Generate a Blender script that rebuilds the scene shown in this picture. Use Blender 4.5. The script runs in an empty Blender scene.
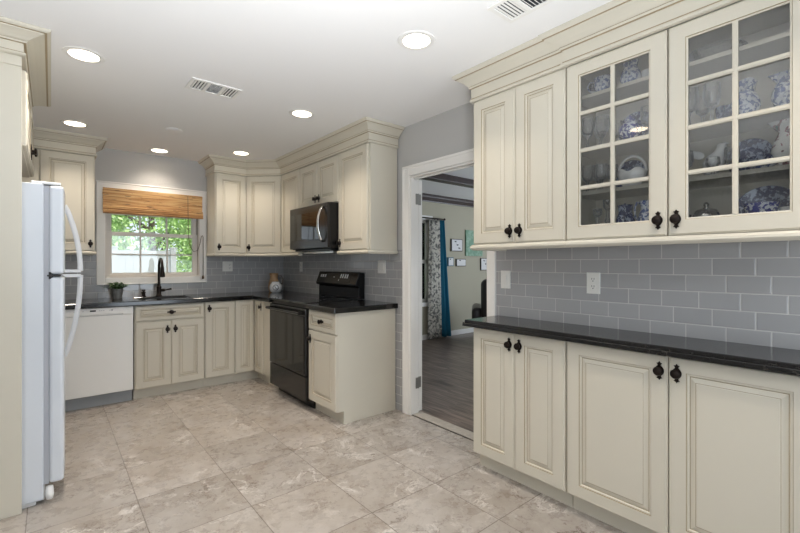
import bpy, bmesh, math, random
from math import sin, cos, pi, radians as R
from mathutils import Vector, Matrix

random.seed(7)
SC = bpy.context.scene
COL = SC.collection

# ------------------------------------------------------------------ camera
cam_d = bpy.data.cameras.new('camera')
cam_d.sensor_width = 36.0
cam_d.lens = 419.392 / 800 * 36.0
cam_d.shift_y = -(266.5 - 263.929) / 800
cam_d.clip_start = 0.02
cam = bpy.data.objects.new('camera', cam_d)
cam.location = (0, 0, 1.251)
cam.rotation_euler = (R(90), 0, -0.694)
COL.objects.link(cam)
SC.camera = cam

# ------------------------------------------------------------------ world, sun, large lights, exposure
vs = SC.view_settings
vs.view_transform = 'Standard'
vs.look = 'None'
vs.gamma = 1.0
vs.use_curve_mapping = False
vs.exposure = 0.07
try:
    SC.cycles.max_bounces = 10
    SC.cycles.diffuse_bounces = 5
    SC.cycles.glossy_bounces = 4
    SC.cycles.transmission_bounces = 6
    SC.cycles.transparent_max_bounces = 16
    SC.cycles.caustics_reflective = False
    SC.cycles.caustics_refractive = False
    SC.cycles.sample_clamp_indirect = 4.0
    SC.cycles.use_denoising = True
except Exception:
    pass

W = bpy.data.worlds.new('sky')
SC.world = W
W.use_nodes = True
bg = W.node_tree.nodes['Background']
bg.inputs['Color'].default_value = (0.84, 0.92, 1.0, 1)
bg.inputs['Strength'].default_value = 1.3

def light(name, kind, loc, rot, energy, color, parent=None, **kw):
    d = bpy.data.lights.new(name, kind)
    d.energy = energy
    d.color = color
    for k, v in kw.items():
        setattr(d, k, v)
    o = bpy.data.objects.new(name, d)
    o.location = loc
    o.rotation_euler = rot
    o.parent = parent
    COL.objects.link(o)
    return o

light('sun', 'SUN', (0, -4, 8), (R(38), 0, R(25)), 4.5, (1.0, 0.96, 0.9), angle=0.02)
FILL_TINT = (0.78, 0.89, 1.0)
# added fill lights at unseen wall openings: behind, left, and living room
light('fill_front', 'AREA', (1.65, -2.72, 1.2), (R(122), 0, 0), 48, FILL_TINT, shape='RECTANGLE', size=1.2, size_y=2.1)
light('fill_left', 'AREA', (-1.92, -0.9, 1.2), (R(150), 0, R(-90)), 30, FILL_TINT, shape='RECTANGLE', size=2.2, size_y=2.1)
light('fill_living', 'AREA', (8.06, 1.4, 1.25), (R(132), 0, R(90)), 165, FILL_TINT, shape='RECTANGLE', size=3.4, size_y=2.1)

# added fill light aimed at the ceiling, standing in for a bounced flash
light('ceiling_fill', 'AREA', (0.25, -0.15, 0.80), (R(146), 0, R(-4)), 30.5, (0.94, 0.97, 1.0), shape='DISK', size=0.5, spread=R(104))

# ------------------------------------------------------------------ room constants (metres)
XW = 2.286      # tiled wall on the right
YS = 5.080      # sink wall
XL = -0.72      # wall behind the fridge
ZC = 2.403      # ceiling
XR = 1.684      # door faces, range run
YF = 4.478      # door faces, sink run
XF = 1.986      # door faces, hutch run
XU = 1.979      # door faces, wall cabinets over the range
YU = 4.750      # door faces, wall cabinets on the sink wall
WX2 = 2.375     # living room side of the right wall
YLV = 5.06      # living room far wall

# ------------------------------------------------------------------ materials
def lin(c):
    return tuple(((x / 255) / 12.92 if x / 255 <= 0.04045 else ((x / 255 + 0.055) / 1.055) ** 2.4) for x in c) + (1,)

def nt(name):
    m = bpy.data.materials.new(name)
    m.use_nodes = True
    n = m.node_tree.nodes
    return m, n, m.node_tree.links, n['Principled BSDF']

def mat(name, rgb, rough=0.5, metal=0.0, spec=0.5, coat=0.0, var=0.0, vscale=8.0, bump=0.0, bscale=60.0, emit=None, estr=0.0):
    m, n, l, b = nt(name)
    c = lin(rgb)
    b.inputs['Base Color'].default_value = c
    b.inputs['Roughness'].default_value = rough
    b.inputs['Metallic'].default_value = metal
    b.inputs['Specular IOR Level'].default_value = spec
    b.inputs['Coat Weight'].default_value = coat
    b.inputs['Coat Roughness'].default_value = 0.08
    if var > 0:
        tc = n.new('ShaderNodeTexCoord')
        no = n.new('ShaderNodeTexNoise')
        no.inputs['Scale'].default_value = vscale
        no.inputs['Detail'].default_value = 4
        l.new(tc.outputs['Object'], no.inputs['Vector'])
        rp = n.new('ShaderNodeValToRGB')
        rp.color_ramp.elements[0].position = 0.3
        rp.color_ramp.elements[1].position = 0.7
        rp.color_ramp.elements[0].color = tuple(x * (1 - var) for x in c[:3]) + (1,)
        rp.color_ramp.elements[1].color = tuple(min(1, x * (1 + var)) for x in c[:3]) + (1,)
        l.new(no.outputs['Fac'], rp.inputs['Fac'])
        l.new(rp.outputs['Color'], b.inputs['Base Color'])
    if bump > 0:
        tc = n.new('ShaderNodeTexCoord')
        no = n.new('ShaderNodeTexNoise')
        no.inputs['Scale'].default_value = bscale
        l.new(tc.outputs['Object'], no.inputs['Vector'])
        bp = n.new('ShaderNodeBump')
        bp.inputs['Strength'].default_value = bump
        bp.inputs['Distance'].default_value = 0.002
        l.new(no.outputs['Fac'], bp.inputs['Height'])
        l.new(bp.outputs['Normal'], b.inputs['Normal'])
    if emit:
        b.inputs['Emission Color'].default_value = lin(emit)
        b.inputs['Emission Strength'].default_value = estr
    return m

def math_node(n, l, op, a, b=None):
    q = n.new('ShaderNodeMath')
    q.operation = op
    for i, v in enumerate((a, b)):
        if v is None:
            continue
        if isinstance(v, (int, float)):
            q.inputs[i].default_value = v
        else:
            l.new(v, q.inputs[i])
    return q.outputs[0]

def mixcol(n, l, fac, a, b):
    q = n.new('ShaderNodeMix')
    q.data_type = 'RGBA'
    for s, v in ((0, fac), (6, a), (7, b)):
        if isinstance(v, (int, float)):
            q.inputs[s].default_value = v
        elif isinstance(v, tuple):
            q.inputs[s].default_value = v
        else:
            l.new(v, q.inputs[s])
    return q.outputs[2]

def floor_tile_material():
    m, n, l, b = nt('floor_tile')
    g = n.new('ShaderNodeNewGeometry')
    sp = n.new('ShaderNodeSeparateXYZ')
    l.new(g.outputs['Position'], sp.inputs[0])
    P = 0.4440
    u = math_node(n, l, 'DIVIDE', math_node(n, l, 'SUBTRACT', sp.outputs[0], 0.352 - 10 * P), P)
    v = math_node(n, l, 'DIVIDE', math_node(n, l, 'SUBTRACT', sp.outputs[1], 1.711 - 20 * P), P)
    fu, fv = math_node(n, l, 'FRACT', u), math_node(n, l, 'FRACT', v)
    iu, iv = math_node(n, l, 'FLOOR', u), math_node(n, l, 'FLOOR', v)
    def edge(f):
        return math_node(n, l, 'MINIMUM', f, math_node(n, l, 'SUBTRACT', 1.0, f))
    e = math_node(n, l, 'MINIMUM', edge(fu), edge(fv))
    grout = math_node(n, l, 'LESS_THAN', e, 0.0058)
    cb = n.new('ShaderNodeCombineXYZ')
    l.new(iu, cb.inputs[0]); l.new(iv, cb.inputs[1])
    wn = n.new('ShaderNodeTexWhiteNoise')
    wn.noise_dimensions = '3D'
    l.new(cb.outputs[0], wn.inputs['Vector'])
    # every tile shows its own cut of stone
    sc = n.new('ShaderNodeVectorMath'); sc.operation = 'SCALE'
    l.new(wn.outputs['Color'], sc.inputs[0]); sc.inputs['Scale'].default_value = 9.0
    ad = n.new('ShaderNodeVectorMath'); ad.operation = 'ADD'
    l.new(g.outputs['Position'], ad.inputs[0]); l.new(sc.outputs[0], ad.inputs[1])
    def noise(scale, detail, rough, dist):
        q = n.new('ShaderNodeTexNoise')
        q.inputs['Scale'].default_value = scale; q.inputs['Detail'].default_value = detail
        q.inputs['Roughness'].default_value = rough; q.inputs['Distortion'].default_value = dist
        l.new(ad.outputs[0], q.inputs['Vector'])
        return q.outputs['Fac']
    def ramp(v, lo, hi, a, b_):
        q = n.new('ShaderNodeMapRange')
        for i, x in ((1, lo), (2, hi), (3, a), (4, b_)):
            q.inputs[i].default_value = x
        l.new(v, q.inputs[0])
        return q.outputs[0]
    def lines(v, width, amount):
        return ramp(math_node(n, l, 'ABSOLUTE', math_node(n, l, 'SUBTRACT', v, 0.5)), 0.0, width, amount, 0.0)
    cloud = noise(3.0, 3, 0.5, 0.3)
    grain = noise(14.0, 8, 0.72, 0.2)
    c0 = mixcol(n, l, ramp(cloud, 0.32, 0.68, 0.0, 1.0), lin((146, 135, 125)), lin((175, 168, 162)))
    c1 = mixcol(n, l, ramp(grain, 0.30, 0.70, 0.0, 0.45), c0, lin((190, 184, 177)))
    c1 = mixcol(n, l, ramp(noise(22.0, 7, 0.7, 0.2), 0.50, 0.75, 0.0, 0.45), c1, lin((126, 113, 102)))
    where = ramp(noise(3.4, 2, 0.5, 0.0), 0.44, 0.62, 0.0, 1.0)
    dark = math_node(n, l, 'MULTIPLY', lines(noise(5.5, 6, 0.62, 0.5), 0.016, 0.85), where)
    c1 = mixcol(n, l, dark, c1, lin((106, 92, 81)))
    pale = math_node(n, l, 'MULTIPLY', lines(noise(4.2, 6, 0.62, 0.6), 0.020, 0.95), where)
    c2 = mixcol(n, l, pale, c1, lin((214, 208, 202)))
    # tile to tile tone
    hv = n.new('ShaderNodeHueSaturation')
    tone = n.new('ShaderNodeMapRange'); tone.inputs[3].default_value = 0.90; tone.inputs[4].default_value = 1.07
    l.new(wn.outputs['Value'], tone.inputs[0]); l.new(tone.outputs[0], hv.inputs['Value'])
    l.new(c2, hv.inputs['Color'])
    c3 = mixcol(n, l, math_node(n, l, 'MULTIPLY', grout, 0.85), hv.outputs['Color'], lin((100, 90, 81)))
    l.new(c3, b.inputs['Base Color'])
    ro = n.new('ShaderNodeMapRange'); ro.inputs[3].default_value = 0.20; ro.inputs[4].default_value = 0.36
    l.new(grain, ro.inputs[0])
    l.new(ro.outputs[0], b.inputs['Roughness'])
    bp = n.new('ShaderNodeBump'); bp.inputs['Strength'].default_value = 0.25; bp.inputs['Distance'].default_value = 0.002
    hgt = math_node(n, l, 'SUBTRACT', math_node(n, l, 'MULTIPLY', grain, 0.25), grout)
    l.new(hgt, bp.inputs['Height']); l.new(bp.outputs['Normal'], b.inputs['Normal'])
    return m

def subway_tile_material(axis, name):
    """grey glazed 3 x 6 tiles laid with a third offset, in world metres along the given axis"""
    m, n, l, b = nt(name)
    g = n.new('ShaderNodeNewGeometry')
    sp = n.new('ShaderNodeSeparateXYZ')
    l.new(g.outputs['Position'], sp.inputs[0])
    H, L = 0.0762, 0.1525
    v = math_node(n, l, 'DIVIDE', math_node(n, l, 'SUBTRACT', sp.outputs[2], 0.895 - 20 * H), H)
    iv, fv = math_node(n, l, 'FLOOR', v), math_node(n, l, 'FRACT', v)
    sh = math_node(n, l, 'MULTIPLY', iv, -L / 3)
    u = math_node(n, l, 'DIVIDE', math_node(n, l, 'ADD', math_node(n, l, 'SUBTRACT', sp.outputs[axis], 0.552 - 61 * L), sh), L)
    iu, fu = math_node(n, l, 'FLOOR', u), math_node(n, l, 'FRACT', u)
    def edge(f, s):
        return math_node(n, l, 'MULTIPLY', math_node(n, l, 'MINIMUM', f, math_node(n, l, 'SUBTRACT', 1.0, f)), s)
    e = math_node(n, l, 'MINIMUM', edge(fu, L), edge(fv, H))
    gm = n.new('ShaderNodeMapRange'); gm.inputs[1].default_value = 0.0012; gm.inputs[2].default_value = 0.0026
    gm.inputs[3].default_value = 1.0; gm.inputs[4].default_value = 0.0
    l.new(e, gm.inputs[0])
    cb = n.new('ShaderNodeCombineXYZ')
    l.new(iu, cb.inputs[0]); l.new(iv, cb.inputs[1])
    wn = n.new('ShaderNodeTexWhiteNoise'); l.new(cb.outputs[0], wn.inputs['Vector'])
    base = mixcol(n, l, wn.outputs['Value'], lin((168, 167, 167)), lin((174, 173, 173)))
    c = mixcol(n, l, gm.outputs[0], base, lin((204, 202, 198)))
    l.new(c, b.inputs['Base Color'])
    b.inputs['Roughness'].default_value = 0.16
    rr = n.new('ShaderNodeMapRange'); rr.inputs[3].default_value = 0.14; rr.inputs[4].default_value = 0.7
    l.new(gm.outputs[0], rr.inputs[0]); l.new(rr.outputs[0], b.inputs['Roughness'])
    bm_ = n.new('ShaderNodeMapRange'); bm_.inputs[1].default_value = 0.0012; bm_.inputs[2].default_value = 0.006
    l.new(e, bm_.inputs[0])
    bp = n.new('ShaderNodeBump'); bp.inputs['Strength'].default_value = 0.5; bp.inputs['Distance'].default_value = 0.0015
    l.new(bm_.outputs[0], bp.inputs['Height']); l.new(bp.outputs['Normal'], b.inputs['Normal'])
    return m

def granite_material():
    m, n, l, b = nt('black_granite')
    tc = n.new('ShaderNodeTexCoord')
    vo = n.new('ShaderNodeTexVoronoi'); vo.inputs['Scale'].default_value = 260
    no = n.new('ShaderNodeTexNoise'); no.inputs['Scale'].default_value = 95; no.inputs['Detail'].default_value = 5
    l.new(tc.outputs['Object'], vo.inputs['Vector']); l.new(tc.outputs['Object'], no.inputs['Vector'])
    rp = n.new('ShaderNodeValToRGB')
    rp.color_ramp.elements[0].position = 0.58; rp.color_ramp.elements[0].color = lin((17, 16, 16))
    rp.color_ramp.elements[1].position = 0.78; rp.color_ramp.elements[1].color = lin((66, 63, 58))
    l.new(no.outputs['Fac'], rp.inputs['Fac'])
    l.new(rp.outputs['Color'], b.inputs['Base Color'])
    b.inputs['Roughness'].default_value = 0.13
    b.inputs['Specular IOR Level'].default_value = 0.6
    return m

def wood_floor_material():
    m, n, l, b = nt('dark_plank_floor')
    g = n.new('ShaderNodeNewGeometry')
    sp = n.new('ShaderNodeSeparateXYZ'); l.new(g.outputs['Position'], sp.inputs[0])
    u = math_node(n, l, 'DIVIDE', math_node(n, l, 'ADD', sp.outputs[0], 20.0), 0.15)
    iu, fu = math_node(n, l, 'FLOOR', u), math_node(n, l, 'FRACT', u)
    v = math_node(n, l, 'ADD', math_node(n, l, 'DIVIDE', sp.outputs[1], 1.2), math_node(n, l, 'MULTIPLY', iu, 0.37))
    iv, fv = math_node(n, l, 'FLOOR', v), math_node(n, l, 'FRACT', v)
    cb = n.new('ShaderNodeCombineXYZ'); l.new(iu, cb.inputs[0]); l.new(iv, cb.inputs[1])
    wn = n.new('ShaderNodeTexWhiteNoise'); l.new(cb.outputs[0], wn.inputs['Vector'])
    mp = n.new('ShaderNodeMapping'); mp.inputs['Scale'].default_value = (16, 1.6, 1)
    off = n.new('ShaderNodeVectorMath'); off.operation = 'ADD'
    l.new(g.outputs['Position'], off.inputs[0])
    s2 = n.new('ShaderNodeVectorMath'); s2.operation = 'SCALE'; s2.inputs['Scale'].default_value = 5
    l.new(wn.outputs['Color'], s2.inputs[0]); l.new(s2.outputs[0], off.inputs[1])
    l.new(off.outputs[0], mp.inputs['Vector'])
    no = n.new('ShaderNodeTexNoise'); no.inputs['Scale'].default_value = 1.6; no.inputs['Detail'].default_value = 6
    no.inputs['Distortion'].default_value = 0.6
    l.new(mp.outputs[0], no.inputs['Vector'])
    rp = n.new('ShaderNodeValToRGB')
    rp.color_ramp.elements[0].position = 0.32; rp.color_ramp.elements[0].color = lin((76, 64, 58))
    rp.color_ramp.elements[1].position = 0.68; rp.color_ramp.elements[1].color = lin((142, 126, 116))
    l.new(no.outputs['Fac'], rp.inputs['Fac'])
    gr = math_node(n, l, 'LESS_THAN', fu, 0.03)
    c = mixcol(n, l, math_node(n, l, 'MULTIPLY', gr, 0.7), rp.outputs['Color'], lin((34, 28, 25)))
    l.new(c, b.inputs['Base Color'])
    b.inputs['Roughness'].default_value = 0.33
    return m

def bamboo_material():
    m, n, l, b = nt('woven_bamboo')
    tc = n.new('ShaderNodeTexCoord')
    mp = n.new('ShaderNodeMapping'); mp.inputs['Scale'].default_value = (2.2, 30, 62)
    l.new(tc.outputs['Object'], mp.inputs['Vector'])
    no = n.new('ShaderNodeTexNoise'); no.inputs['Scale'].default_value = 1.3; no.inputs['Detail'].default_value = 3
    l.new(mp.outputs[0], no.inputs['Vector'])
    rp = n.new('ShaderNodeValToRGB')
    e = rp.color_ramp.elements
    e[0].position = 0.30; e[0].color = lin((132, 88, 50))
    e[1].position = 0.66; e[1].color = lin((222, 188, 134))
    k = e.new(0.45); k.color = lin((192, 142, 86))
    l.new(no.outputs['Fac'], rp.inputs['Fac'])
    mp2 = n.new('ShaderNodeMapping'); mp2.inputs['Scale'].default_value = (7, 20, 50)
    l.new(tc.outputs['Object'], mp2.inputs['Vector'])
    n2 = n.new('ShaderNodeTexNoise'); n2.inputs['Scale'].default_value = 1.5
    l.new(mp2.outputs[0], n2.inputs['Vector'])
    kn = n.new('ShaderNodeMapRange'); kn.inputs[1].default_value = 0.62; kn.inputs[2].default_value = 0.68
    kn.inputs[4].default_value = 0.75
    l.new(n2.outputs['Fac'], kn.inputs[0])
    c = mixcol(n, l, kn.outputs[0], rp.outputs['Color'], lin((70, 38, 18)))
    l.new(c, b.inputs['Base Color'])
    b.inputs['Roughness'].default_value = 0.55
    return m

def blotch_material(name, ground, ink, scale=18.0, lo=0.48, hi=0.54, rough=0.15, ink2=None):
    m, n, l, b = nt(name)
    tc = n.new('ShaderNodeTexCoord')
    no = n.new('ShaderNodeTexNoise'); no.inputs['Scale'].default_value = scale; no.inputs['Detail'].default_value = 4
    no.inputs['Distortion'].default_value = 0.7
    l.new(tc.outputs['Object'], no.inputs['Vector'])
    rp = n.new('ShaderNodeValToRGB')
    rp.color_ramp.elements[0].position = lo; rp.color_ramp.elements[0].color = lin(ground)
    rp.color_ramp.elements[1].position = hi; rp.color_ramp.elements[1].color = lin(ink)
    if ink2:
        k = rp.color_ramp.elements.new(min(0.98, hi + 0.10)); k.color = lin(ink2)
    l.new(no.outputs['Fac'], rp.inputs['Fac'])
    l.new(rp.outputs['Color'], b.inputs['Base Color'])
    b.inputs['Roughness'].default_value = rough
    return m

def clear_material(name, tint=(1, 1, 1), refl=1.0, edge=0.0):
    """thin clear glass: see-through with a Fresnel reflection; cut crystal also scatters some light at its rims"""
    m = bpy.data.materials.new(name)
    m.use_nodes = True
    n, l = m.node_tree.nodes, m.node_tree.links
    n.clear()
    out = n.new('ShaderNodeOutputMaterial')
    tr = n.new('ShaderNodeBsdfTransparent'); tr.inputs['Color'].default_value = tint + (1,)
    gl = n.new('ShaderNodeBsdfGlossy'); gl.inputs['Roughness'].default_value = 0.02
    fr = n.new('ShaderNodeFresnel'); fr.inputs['IOR'].default_value = 1.5
    fac = math_node(n, l, 'MINIMUM', math_node(n, l, 'MULTIPLY', fr.outputs[0], refl), 1.0)
    mx = n.new('ShaderNodeMixShader')
    l.new(fac, mx.inputs[0]); l.new(tr.outputs[0], mx.inputs[1]); l.new(gl.outputs[0], mx.inputs[2])
    last = mx
    if edge > 0:
        df = n.new('ShaderNodeBsdfDiffuse'); df.inputs['Color'].default_value = (0.86, 0.88, 0.90, 1)
        tl = n.new('ShaderNodeBsdfTranslucent'); tl.inputs['Color'].default_value = (0.86, 0.88, 0.90, 1)
        sc = n.new('ShaderNodeMixShader'); sc.inputs[0].default_value = 0.5
        l.new(df.outputs[0], sc.inputs[1]); l.new(tl.outputs[0], sc.inputs[2])
        lw = n.new('ShaderNodeLayerWeight'); lw.inputs['Blend'].default_value = 0.25
        tc = n.new('ShaderNodeTexCoord')
        vo = n.new('ShaderNodeTexVoronoi'); vo.inputs['Scale'].default_value = 120
        l.new(tc.outputs['Object'], vo.inputs['Vector'])
        cut = n.new('ShaderNodeMapRange'); cut.inputs[1].default_value = 0.25; cut.inputs[2].default_value = 0.6
        cut.inputs[3].default_value = 0.35; cut.inputs[4].default_value = 1.0
        l.new(vo.outputs['Distance'], cut.inputs[0])
        f2 = math_node(n, l, 'MULTIPLY', math_node(n, l, 'ADD', math_node(n, l, 'MULTIPLY', lw.outputs['Facing'], edge), 0.10), cut.outputs[0])
        m2 = n.new('ShaderNodeMixShader')
        l.new(f2, m2.inputs[0]); l.new(mx.outputs[0], m2.inputs[1]); l.new(sc.outputs[0], m2.inputs[2])
        last = m2
    l.new(last.outputs[0], out.inputs[0])
    return m

M = {}
M['cream'] = mat('cream_cabinet_paint', (208, 202, 187), 0.38, var=0.015, vscale=2.0)
M['glaze'] = mat('brown_glaze_line', (158, 142, 114), 0.5)
M['wall'] = mat('grey_wall_paint', (188, 187, 185), 0.85, bump=0.05, bscale=220)
M['ceiling'] = mat('white_ceiling_paint', (240, 239, 238), 0.9, bump=0.08, bscale=160)
M['trim'] = mat('white_trim_paint', (236, 234, 230), 0.4)
M['vinyl'] = mat('window_vinyl', (222, 216, 208), 0.45)
M['floor'] = floor_tile_material()
M['tile_y'] = subway_tile_material(1, 'grey_subway_tile')
M['tile_x'] = subway_tile_material(0, 'grey_subway_tile_sink_wall')
M['granite'] = granite_material()
M['wood'] = wood_floor_material()
M['white'] = mat('white_enamel', (212, 217, 224), 0.28, coat=0.2)
M['dwwhite'] = mat('dishwasher_enamel', (238, 238, 236), 0.3, coat=0.2)
M['white2'] = mat('white_plastic', (240, 240, 238), 0.4)
M['gasket'] = mat('grey_gasket', (172, 175, 182), 0.6)
M['greykick'] = mat('grey_kick_plate', (150, 154, 158), 0.5)
M['bronze'] = mat('oil_rubbed_bronze', (38, 30, 26), 0.36, metal=0.7, var=0.3, vscale=60)
M['black'] = mat('black_enamel', (12, 12, 13), 0.26, spec=0.35)
M['blackglass'] = mat('black_glass', (12, 12, 13), 0.04, spec=0.7)
M['ovenglass'] = mat('tinted_oven_glass', (20, 19, 18), 0.06, spec=0.5)
M['slate'] = mat('dark_slate_steel', (25, 23, 22), 0.2, metal=0.1)
M['chrome'] = mat('brushed_chrome', (205, 204, 202), 0.18, metal=1.0)
M['marking'] = mat('pale_marking', (215, 218, 220), 0.4)
M['display'] = mat('dark_display', (30, 34, 38), 0.1)
M['bamboo'] = bamboo_material()
M['cord'] = mat('brown_cord', (96, 78, 62), 0.8)
M['outlet'] = mat('outlet_plate', (238, 236, 230), 0.35)
M['slot'] = mat('dark_slot', (40, 38, 36), 0.6)
M['glass'] = clear_material('window_glass', (0.97, 0.98, 0.98))
M['cabglass'] = clear_material('cabinet_door_glass', (0.95, 0.95, 0.94), 1.7)
M['crystal'] = clear_material('cut_crystal', (0.99, 0.99, 0.99), 0.9, 0.75)
M['toile'] = blotch_material('blue_and_white_china', (206, 212, 224), (72, 92, 150), 62, 0.46, 0.54)
M['toile_dark'] = blotch_material('deep_blue_china', (166, 178, 204), (34, 46, 98), 58, 0.42, 0.49)
M['cobalt'] = blotch_material('cobalt_china', (226, 230, 242), (34, 42, 140), 60, 0.44, 0.49)
M['floral'] = blotch_material('floral_china', (242, 240, 236), (150, 84, 92), 34, 0.55, 0.58, 0.15, (54, 84, 78))
M['porcelain'] = mat('white_porcelain', (240, 240, 240), 0.2)
M['silver'] = mat('silver_plate', (190, 188, 184), 0.22, metal=0.9)
M['tan'] = mat('tan_stoneware', (190, 152, 112), 0.45, var=0.25, vscale=22)
M['ink'] = mat('dark_ink', (30, 30, 33), 0.6)
M['pot'] = mat('galvanised_pot', (150, 150, 148), 0.5, metal=0.3, var=0.15, vscale=30)
M['leaf'] = mat('dark_green_leaf', (62, 88, 50), 0.5, var=0.35, vscale=40)
M['soil'] = mat('potting_soil', (48, 36, 28), 0.9)
M['livingwall'] = mat('beige_wall_paint', (176, 170, 152), 0.85)
M['darkwood'] = mat('dark_stained_wood', (52, 36, 33), 0.4, var=0.25, vscale=12)
M['strip'] = mat('stone_threshold', (172, 164, 154), 0.4, var=0.12, vscale=30, bump=0.1)
M['leather'] = mat('black_leather', (34, 28, 27), 0.35, bump=0.2, bscale=40)
M['greenfab'] = mat('green_cushion_fabric', (132, 150, 66), 0.9, bump=0.2)
M['blueFabric'] = mat('teal_blue_fabric', (30, 112, 142), 0.85, bump=0.1)
M['curtain'] = blotch_material('grey_leaf_print_fabric', (240, 237, 230), (138, 138, 136), 20.0, 0.48, 0.58, 0.9)
M['artwhite'] = mat('pale_print', (214, 212, 212), 0.6, var=0.05, vscale=20)
M['artframe'] = mat('dark_frame', (70, 64, 60), 0.5)
M['artgreen'] = blotch_material('green_print', (112, 148, 124), (142, 172, 150), 14, 0.45, 0.6, 0.6)
M['artblue'] = mat('blue_print', (50, 104, 124), 0.6)
M['lens'] = mat('lamp_lens', (255, 246, 230), 0.5, emit=(255, 240, 214), estr=9.0)
M['steel'] = mat('steel_hinge', (150, 148, 144), 0.4, metal=0.7)
M['fence'] = mat('pale_vinyl_fence', (172, 170, 173), 0.6, var=0.04)
M['lawn'] = mat('lawn', (96, 138, 64), 0.95, var=0.3, vscale=6)
M['bark'] = mat('bark', (92, 76, 60), 0.9, var=0.2, vscale=20)
M['fol1'] = mat('spring_foliage', (176, 206, 132), 0.7, var=0.4, vscale=1.6)
M['fol2'] = mat('mid_green_foliage', (146, 188, 112), 0.7, var=0.4, vscale=1.9)
M['fol3'] = mat('yellow_green_foliage', (190, 204, 84), 0.7, var=0.3, vscale=3)
M['ventshade'] = mat('vent_opening_shade', (54, 56, 60), 0.8)
M['sinkmat'] = mat('black_composite', (22, 22, 23), 0.4)

# ------------------------------------------------------------------ mesh helpers
class MB:
    def __init__(s):
        s.v, s.f, s.m = [], [], []
    def face(s, pts, mi=0):
        k = len(s.v)
        s.v += [tuple(p) for p in pts]
        s.f.append(tuple(range(k, k + len(pts)))); s.m.append(mi)
    def add(s, v, f, mi=0, M4=None):
        k = len(s.v)
        s.v += [tuple(M4 @ Vector(p)) if M4 else tuple(p) for p in v]
        for q in f:
            s.f.append(tuple(i + k for i in q)); s.m.append(mi)
    def box(s, x0, x1, y0, y1, z0, z1, mi=0, M4=None):
        v = [(x0, y0, z0), (x1, y0, z0), (x1, y1, z0), (x0, y1, z0), (x0, y0, z1), (x1, y0, z1), (x1, y1, z1), (x0, y1, z1)]
        f = [(3, 2, 1, 0), (4, 5, 6, 7), (0, 1, 5, 4), (1, 2, 6, 5), (2, 3, 7, 6), (3, 0, 4, 7)]
        s.add(v, f, mi, M4)
    def prism(s, poly, h0, h1, mi=0, M4=None):
        """poly is counter-clockwise in xy"""
        k = len(poly)
        v = [(x, y, h0) for x, y in poly] + [(x, y, h1) for x, y in poly]
        f = [tuple(reversed(range(k))), tuple(range(k, 2 * k))]
        f += [(i, (i + 1) % k, k + (i + 1) % k, k + i) for i in range(k)]
        s.add(v, f, mi, M4)
    def lathe(s, prof, seg=20, mi=0, M4=None, sx=1.0, sy=1.0):
        v, f = [], []
        for r, z in prof:
            for i in range(seg):
                a = 2 * pi * i / seg
                v.append((r * cos(a) * sx, r * sin(a) * sy, z))
        for j in range(len(prof) - 1):
            for i in range(seg):
                i2 = (i + 1) % seg
                f.append((j * seg + i, j * seg + i2, (j + 1) * seg + i2, (j + 1) * seg + i))
        if prof[0][0] > 1e-5:
            f.append(tuple(reversed(range(seg))))
        if prof[-1][0] > 1e-5:
            f.append(tuple((len(prof) - 1) * seg + i for i in range(seg)))
        s.add(v, f, mi, M4)
    def tube(s, pts, r, seg=8, mi=0, M4=None, flat=1.0):
        pts = [Vector(p) for p in pts]
        n = len(pts)
        rr = r if isinstance(r, (list, tuple)) else [r] * n
        v, f = [], []
        up = Vector((0, 0, 1))
        t0 = (pts[1] - pts[0]).normalized()
        if abs(t0.dot(up)) > 0.9:
            up = Vector((1, 0, 0))
        nrm = (up - t0 * up.dot(t0)).normalized()
        for i in range(n):
            t = (pts[min(i + 1, n - 1)] - pts[max(i - 1, 0)]).normalized()
            nrm = (nrm - t * nrm.dot(t)).normalized()
            bn = t.cross(nrm)
            for k in range(seg):
                a = 2 * pi * k / seg
                v.append(pts[i] + nrm * cos(a) * rr[i] + bn * sin(a) * rr[i] * flat)
        for i in range(n - 1):
            for k in range(seg):
                k2 = (k + 1) % seg
                f.append((i * seg + k, i * seg + k2, (i + 1) * seg + k2, (i + 1) * seg + k))
        f.append(tuple(reversed(range(seg))))
        f.append(tuple((n - 1) * seg + k for k in range(seg)))
        s.add(v, f, mi, M4)
    def cells(s, xs, ys, zs, filled, mi=0):
        """solid made of grid cells; filled(i,j,k) says which cells are solid"""
        nx, ny, nz = len(xs) - 1, len(ys) - 1, len(zs) - 1
        idx = {}
        v, f = [], []
        def vi(i, j, k):
            if (i, j, k) not in idx:
                idx[(i, j, k)] = len(v); v.append((xs[i], ys[j], zs[k]))
            return idx[(i, j, k)]
        F = lambda i, j, k: 0 <= i < nx and 0 <= j < ny and 0 <= k < nz and filled(i, j, k)
        for i in range(nx):
            for j in range(ny):
                for k in range(nz):
                    if not F(i, j, k):
                        continue
                    if not F(i - 1, j, k): f.append((vi(i, j, k), vi(i, j, k + 1), vi(i, j + 1, k + 1), vi(i, j + 1, k)))
                    if not F(i + 1, j, k): f.append((vi(i + 1, j, k), vi(i + 1, j + 1, k), vi(i + 1, j + 1, k + 1), vi(i + 1, j, k + 1)))
                    if not F(i, j - 1, k): f.append((vi(i, j, k), vi(i + 1, j, k), vi(i + 1, j, k + 1), vi(i, j, k + 1)))
                    if not F(i, j + 1, k): f.append((vi(i, j + 1, k), vi(i, j + 1, k + 1), vi(i + 1, j + 1, k + 1), vi(i + 1, j + 1, k)))
                    if not F(i, j, k - 1): f.append((vi(i, j, k), vi(i, j + 1, k), vi(i + 1, j + 1, k), vi(i + 1, j, k)))
                    if not F(i, j, k + 1): f.append((vi(i, j, k + 1), vi(i + 1, j, k + 1), vi(i + 1, j + 1, k + 1), vi(i, j + 1, k + 1)))
        s.add(v, f, mi)
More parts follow.
